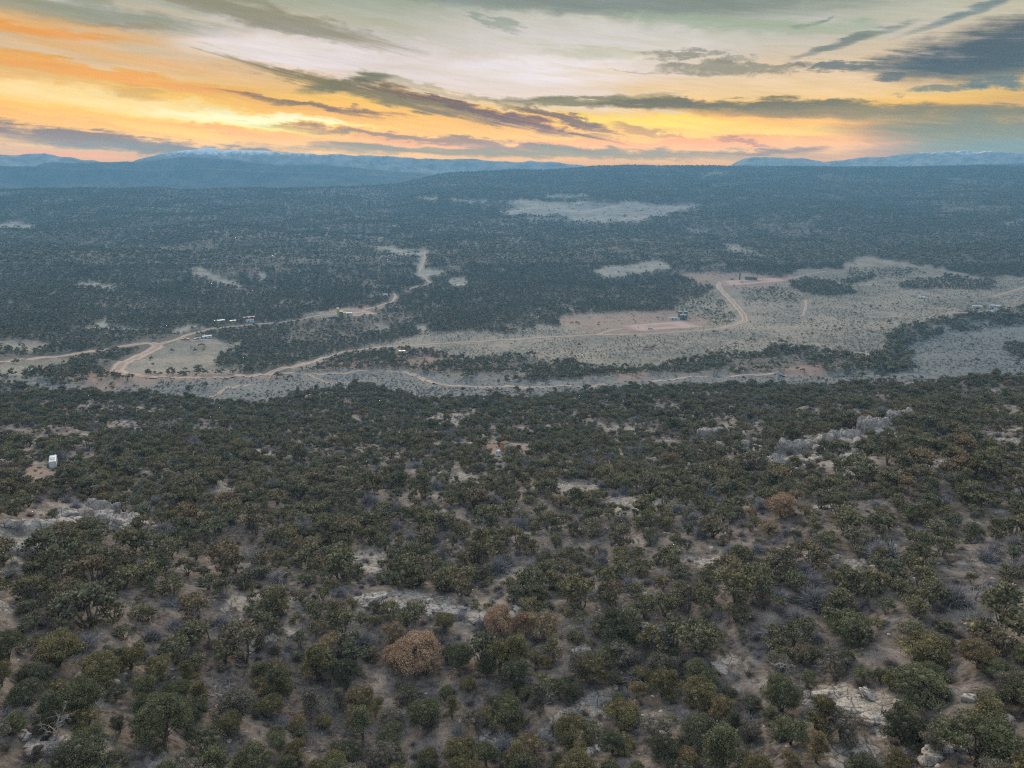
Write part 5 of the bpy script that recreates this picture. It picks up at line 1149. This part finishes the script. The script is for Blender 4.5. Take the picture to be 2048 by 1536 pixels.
def lod_tree(seed, nl, per, size, style, core, Ht=1.55, stems=False):
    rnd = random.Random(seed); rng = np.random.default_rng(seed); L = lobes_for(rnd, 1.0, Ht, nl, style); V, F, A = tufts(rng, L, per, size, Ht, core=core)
    if stems:
        V2, F2 = tubes([(wander(rnd, (0, 0, -.2), (x * .7, y * .7, z), 3, .1), [.06, .045, .03, .015]) for (x, y, z, s) in L[:6]], 3); n = len(V); nq = sum(len(f) for f in F)
        F = F + [F2 + n]; V = np.concatenate([V, V2]); A = {k: np.concatenate([v, np.zeros(len(V2))]) for k, v in A.items()}
        return mesh_np('tree', V, F, A, False, [F_RND, BARK], [0] * nq + [1] * len(F2))
    return mesh_np('tree', V, F, A, False, [F_RND])


LOD1 = lib([lod_tree(500 + k, 16, 140, .095, ['juniper', 'juniper', 'flat', 'pinyon', 'juniper', 'juniper'][k], .62, [1.5, 1.7, 1.5, 2.2, 1.4, 1.6][k], True) for k in range(6)] + [twig_bush(np.random.default_rng(80), .9, 1.0, 160, .022, 'brush', [TWIG])], 'lod_near')
LOD2 = lib([lod_tree(600 + k, 7, 22, .24, ['juniper', 'juniper', 'pinyon', 'flat'][k], .72, [1.4, 1.6, 2.0, 1.4][k]) for k in range(4)], 'lod_mid')
LOD3 = lib([lod_tree(700 + k, 3, 7, .42, 'juniper', .8, [1.3, 1.5, 1.7][k]) for k in range(3)], 'lod_far')
rest = ~is_ind & offs_ok
x, y, z = tx[rest], ty[rest], tz_[rest]; n = len(x); r = np.clip(np.exp(RNG.normal(.29, .36, n)), .5, 3.0) * (1 + .35 * fbm(x / 40, y / 40, 3)); v = RNG.choice(7, n, p=[.19, .18, .12, .08, .14, .15, .14])
gn_scatter('pinyon_juniper_woodland', np.stack([x, y, z], 1), r, RNG.uniform(0, 6.28, n), v, LOD1, 7, 'dense pinyon and juniper woodland covering the slope below', r * RNG.uniform(.8, 1.15, n))
x, y = scatter(4.1, 440, 1250, 42); z = H(x, y); D = np.hypot(x, y); dn, px, py = tree_density(x, y, z, D); k = RNG.random(len(x)) < dn; x, y, z, px, py = x[k], y[k], z[k], px[k], py[k]; n = len(x)
lone = sample(M_BENCH, px, py); r = np.clip(RNG.normal(2.1, .6, n), .9, 3.8) * (1 + .5 * fbm(x / 90, y / 90, 3)) * np.where(lone & ~sample(M_GROVE, px, py), .75, 1) * np.where(sample(M_BANK, px, py), 1.2, 1)
gn_scatter('valley_woodland', np.stack([x, y, z], 1), r, RNG.uniform(0, 6.28, n), RNG.choice(4, n, p=[.35, .3, .15, .2]), LOD2, 4, 'juniper woodland around the sagebrush flats', r * RNG.uniform(.8, 1.2, n)); print('mid trees', n)
x, y = scatter(7.6, 1250, 4100, 41); z = H(x, y); D = np.hypot(x, y); dn, px, py = tree_density(x, y, z, D); k = RNG.random(len(x)) < dn; x, y, z = x[k], y[k], z[k]; n = len(x); r = np.clip(RNG.normal(3.7, .9, n), 1.8, 6.5) * (1 + .5 * fbm(x / 150, y / 150, 3))
gn_scatter('far_woodland', np.stack([x, y, z], 1), r, RNG.uniform(0, 6.28, n), RNG.choice(3, n), LOD3, 3, 'blue-green woodland covering the far mesa', r * RNG.uniform(.8, 1.2, n)); print('far trees', n)
# sagebrush
SG_MAT = foliage_material('sage_leaf', 'random', (.085, .09, .082), (.18, .185, .165), (.22, .215, .18))
def sage_mesh(seed):
    rng = np.random.default_rng(seed); rnd = random.Random(seed); V, F, A = tufts(rng, lobes_for(rnd, 1, .8, 3, 'juniper'), 5, .5, 1, core=.9); return mesh_np('sage', V, F, A, False, [SG_MAT])
SAGE = lib([sage_mesh(k) for k in range(3)], 'sage_lib')
x, y = scatter(2.6, 400, 1150, 42); z = H(x, y); px, py, f = project(x, y, z); m = (sample(M_BENCH, px, py) | sample(M_WASH, px, py) | sample(M_LEFT, px, py) | sample(M_BANK, px, py)) & ~on_road(x, y) & ~sample(M_GROVE, px, py)
m &= ~sample(M_LEFT, px, py) & (RNG.random(len(x)) < np.clip(.30 + 1.2 * fbm(x / 40, y / 40, 4) - .3 * sample(B_PINK, px, py), .04, .75)); x, y, z = x[m], y[m], z[m]; n = len(x)
r = RNG.uniform(.45, 1.05, n); gn_scatter('sagebrush', np.stack([x, y, z], 1), r, RNG.uniform(0, 6.28, n), RNG.choice(3, n), SAGE, 3, 'grey-green sagebrush spread over the valley flats'); print('sage', n)
# brush, stones and grass on the near slope
x, y = scatter(2.3, 30, 430, 42); z = H(x, y); k = (RNG.random(len(x)) < np.clip(.33 + .9 * fbm(x / 12 + 2, y / 12, 3), .03, .8)); x, y, z = x[k], y[k], z[k]; n = len(x)
BR = lib([twig_bush(np.random.default_rng(90 + q), 1.0, .7, 70, .02, 'brush', [TWIG if q % 2 else TWIG_DK]) for q in range(4)], 'brush_lib')
gn_scatter('low_brush', np.stack([x, y, z], 1), RNG.uniform(.3, 1.1, n), RNG.uniform(0, 6.28, n), RNG.choice(4, n), BR, 4, 'low leafless brush and dead twigs between the trees'); print('brush', n)
x, y = scatter(1.15, 30, 190, 42); z = H(x, y); px, py, f = project(x, y, z); k = RNG.random(len(x)) < np.clip(.20 + 1.2 * fbm(x / 9 + 30, y / 9, 4) + .25 * sample(B_BARE, px, py), .01, .7); x, y, z = x[k], y[k], z[k]; n = len(x)
ST = lib([rock_mesh(k + 40, 1, .8, .4, 2, .5, 'stone') for k in range(5)], 'stone_lib')
gn_scatter('loose_stones', np.stack([x, y, z], 1), np.exp(RNG.normal(-2.1, .5, n)), RNG.uniform(0, 6.28, n), RNG.choice(5, n), ST, 5, 'loose pale stones strewn over the bare ground'); print('stones', n)
def grass_mesh(seed):
    rng = np.random.default_rng(seed); V, F = [], []
    for k in range(26):
        a = rng.uniform(0, 6.28); l = rng.uniform(.15, .4); s = np.array([rng.uniform(-.2, .2), rng.uniform(-.2, .2), 0]); d = np.array([math.cos(a) * .5, math.sin(a) * .5, 1]) * l; w = np.array([-math.sin(a), math.cos(a), 0]) * .018; b = len(V); V += [s - w, s + w, s + d]; F.append((b, b + 1, b + 2))
    return mesh_np('grass', np.array(V), [np.array(F)], None, False, [mat_simple('dry_grass_%d' % seed, (.27, .235, .165), .9, .1, .3)])
x, y = scatter(.95, 30, 120, 42); z = H(x, y); k = RNG.random(len(x)) < np.clip(.25 + 1.3 * fbm(x / 7 + 60, y / 7, 4), .02, .85); x, y, z = x[k], y[k], z[k]; n = len(x)
gn_scatter('dry_grass', np.stack([x, y, z], 1), RNG.uniform(.6, 1.4, n), RNG.uniform(0, 6.28, n), RNG.choice(3, n), lib([grass_mesh(k) for k in range(3)], 'grass_lib'), 3, 'dry straw coloured grass tufts'); print('grass', n)
x, y = scatter(3.0, 30, 150, 42); z = H(x, y); k = RNG.random(len(x)) < .8; x, y, z = x[k], y[k], z[k]; n = len(x)
def stick(seed):
    rnd = random.Random(seed); V, F = tubes(branchy(rnd, 1.2, .8, 3, 2, 0, .05), 3); V = V[:, [2, 0, 1]]; V[:, 2] = np.abs(V[:, 2]) * .35 + .04; return mesh_np('stick', V, [F], None, False, [DEAD])
gn_scatter('fallen_twigs', np.stack([x, y, z], 1), RNG.uniform(.5, 1.5, n), RNG.uniform(0, 6.28, n), RNG.choice(4, n), lib([stick(k) for k in range(4)], 'stick_lib'), 4, 'silver dead sticks lying on the ground')


# ------------------------------------------------------------------ the hazy air
def haze():
    b = MB().box(-BOX_R, BOX_R, -BOX_R, BOX_R, -420, BOX_TOP); m = bpy.data.materials.new('haze_air'); m.use_nodes = True; t = m.node_tree; t.nodes.clear()
    o = t.nodes.new('ShaderNodeOutputMaterial'); v = t.nodes.new('ShaderNodeVolumePrincipled'); v.inputs['Color'].default_value = (*HAZE_COL, 1); v.inputs['Density'].default_value = SIGMA; t.links.new(v.outputs[0], o.inputs['Volume'])
    h = b.build('haze', m); h['kind'] = 'stuff'; h['label'] = 'thin blue evening haze'


haze()
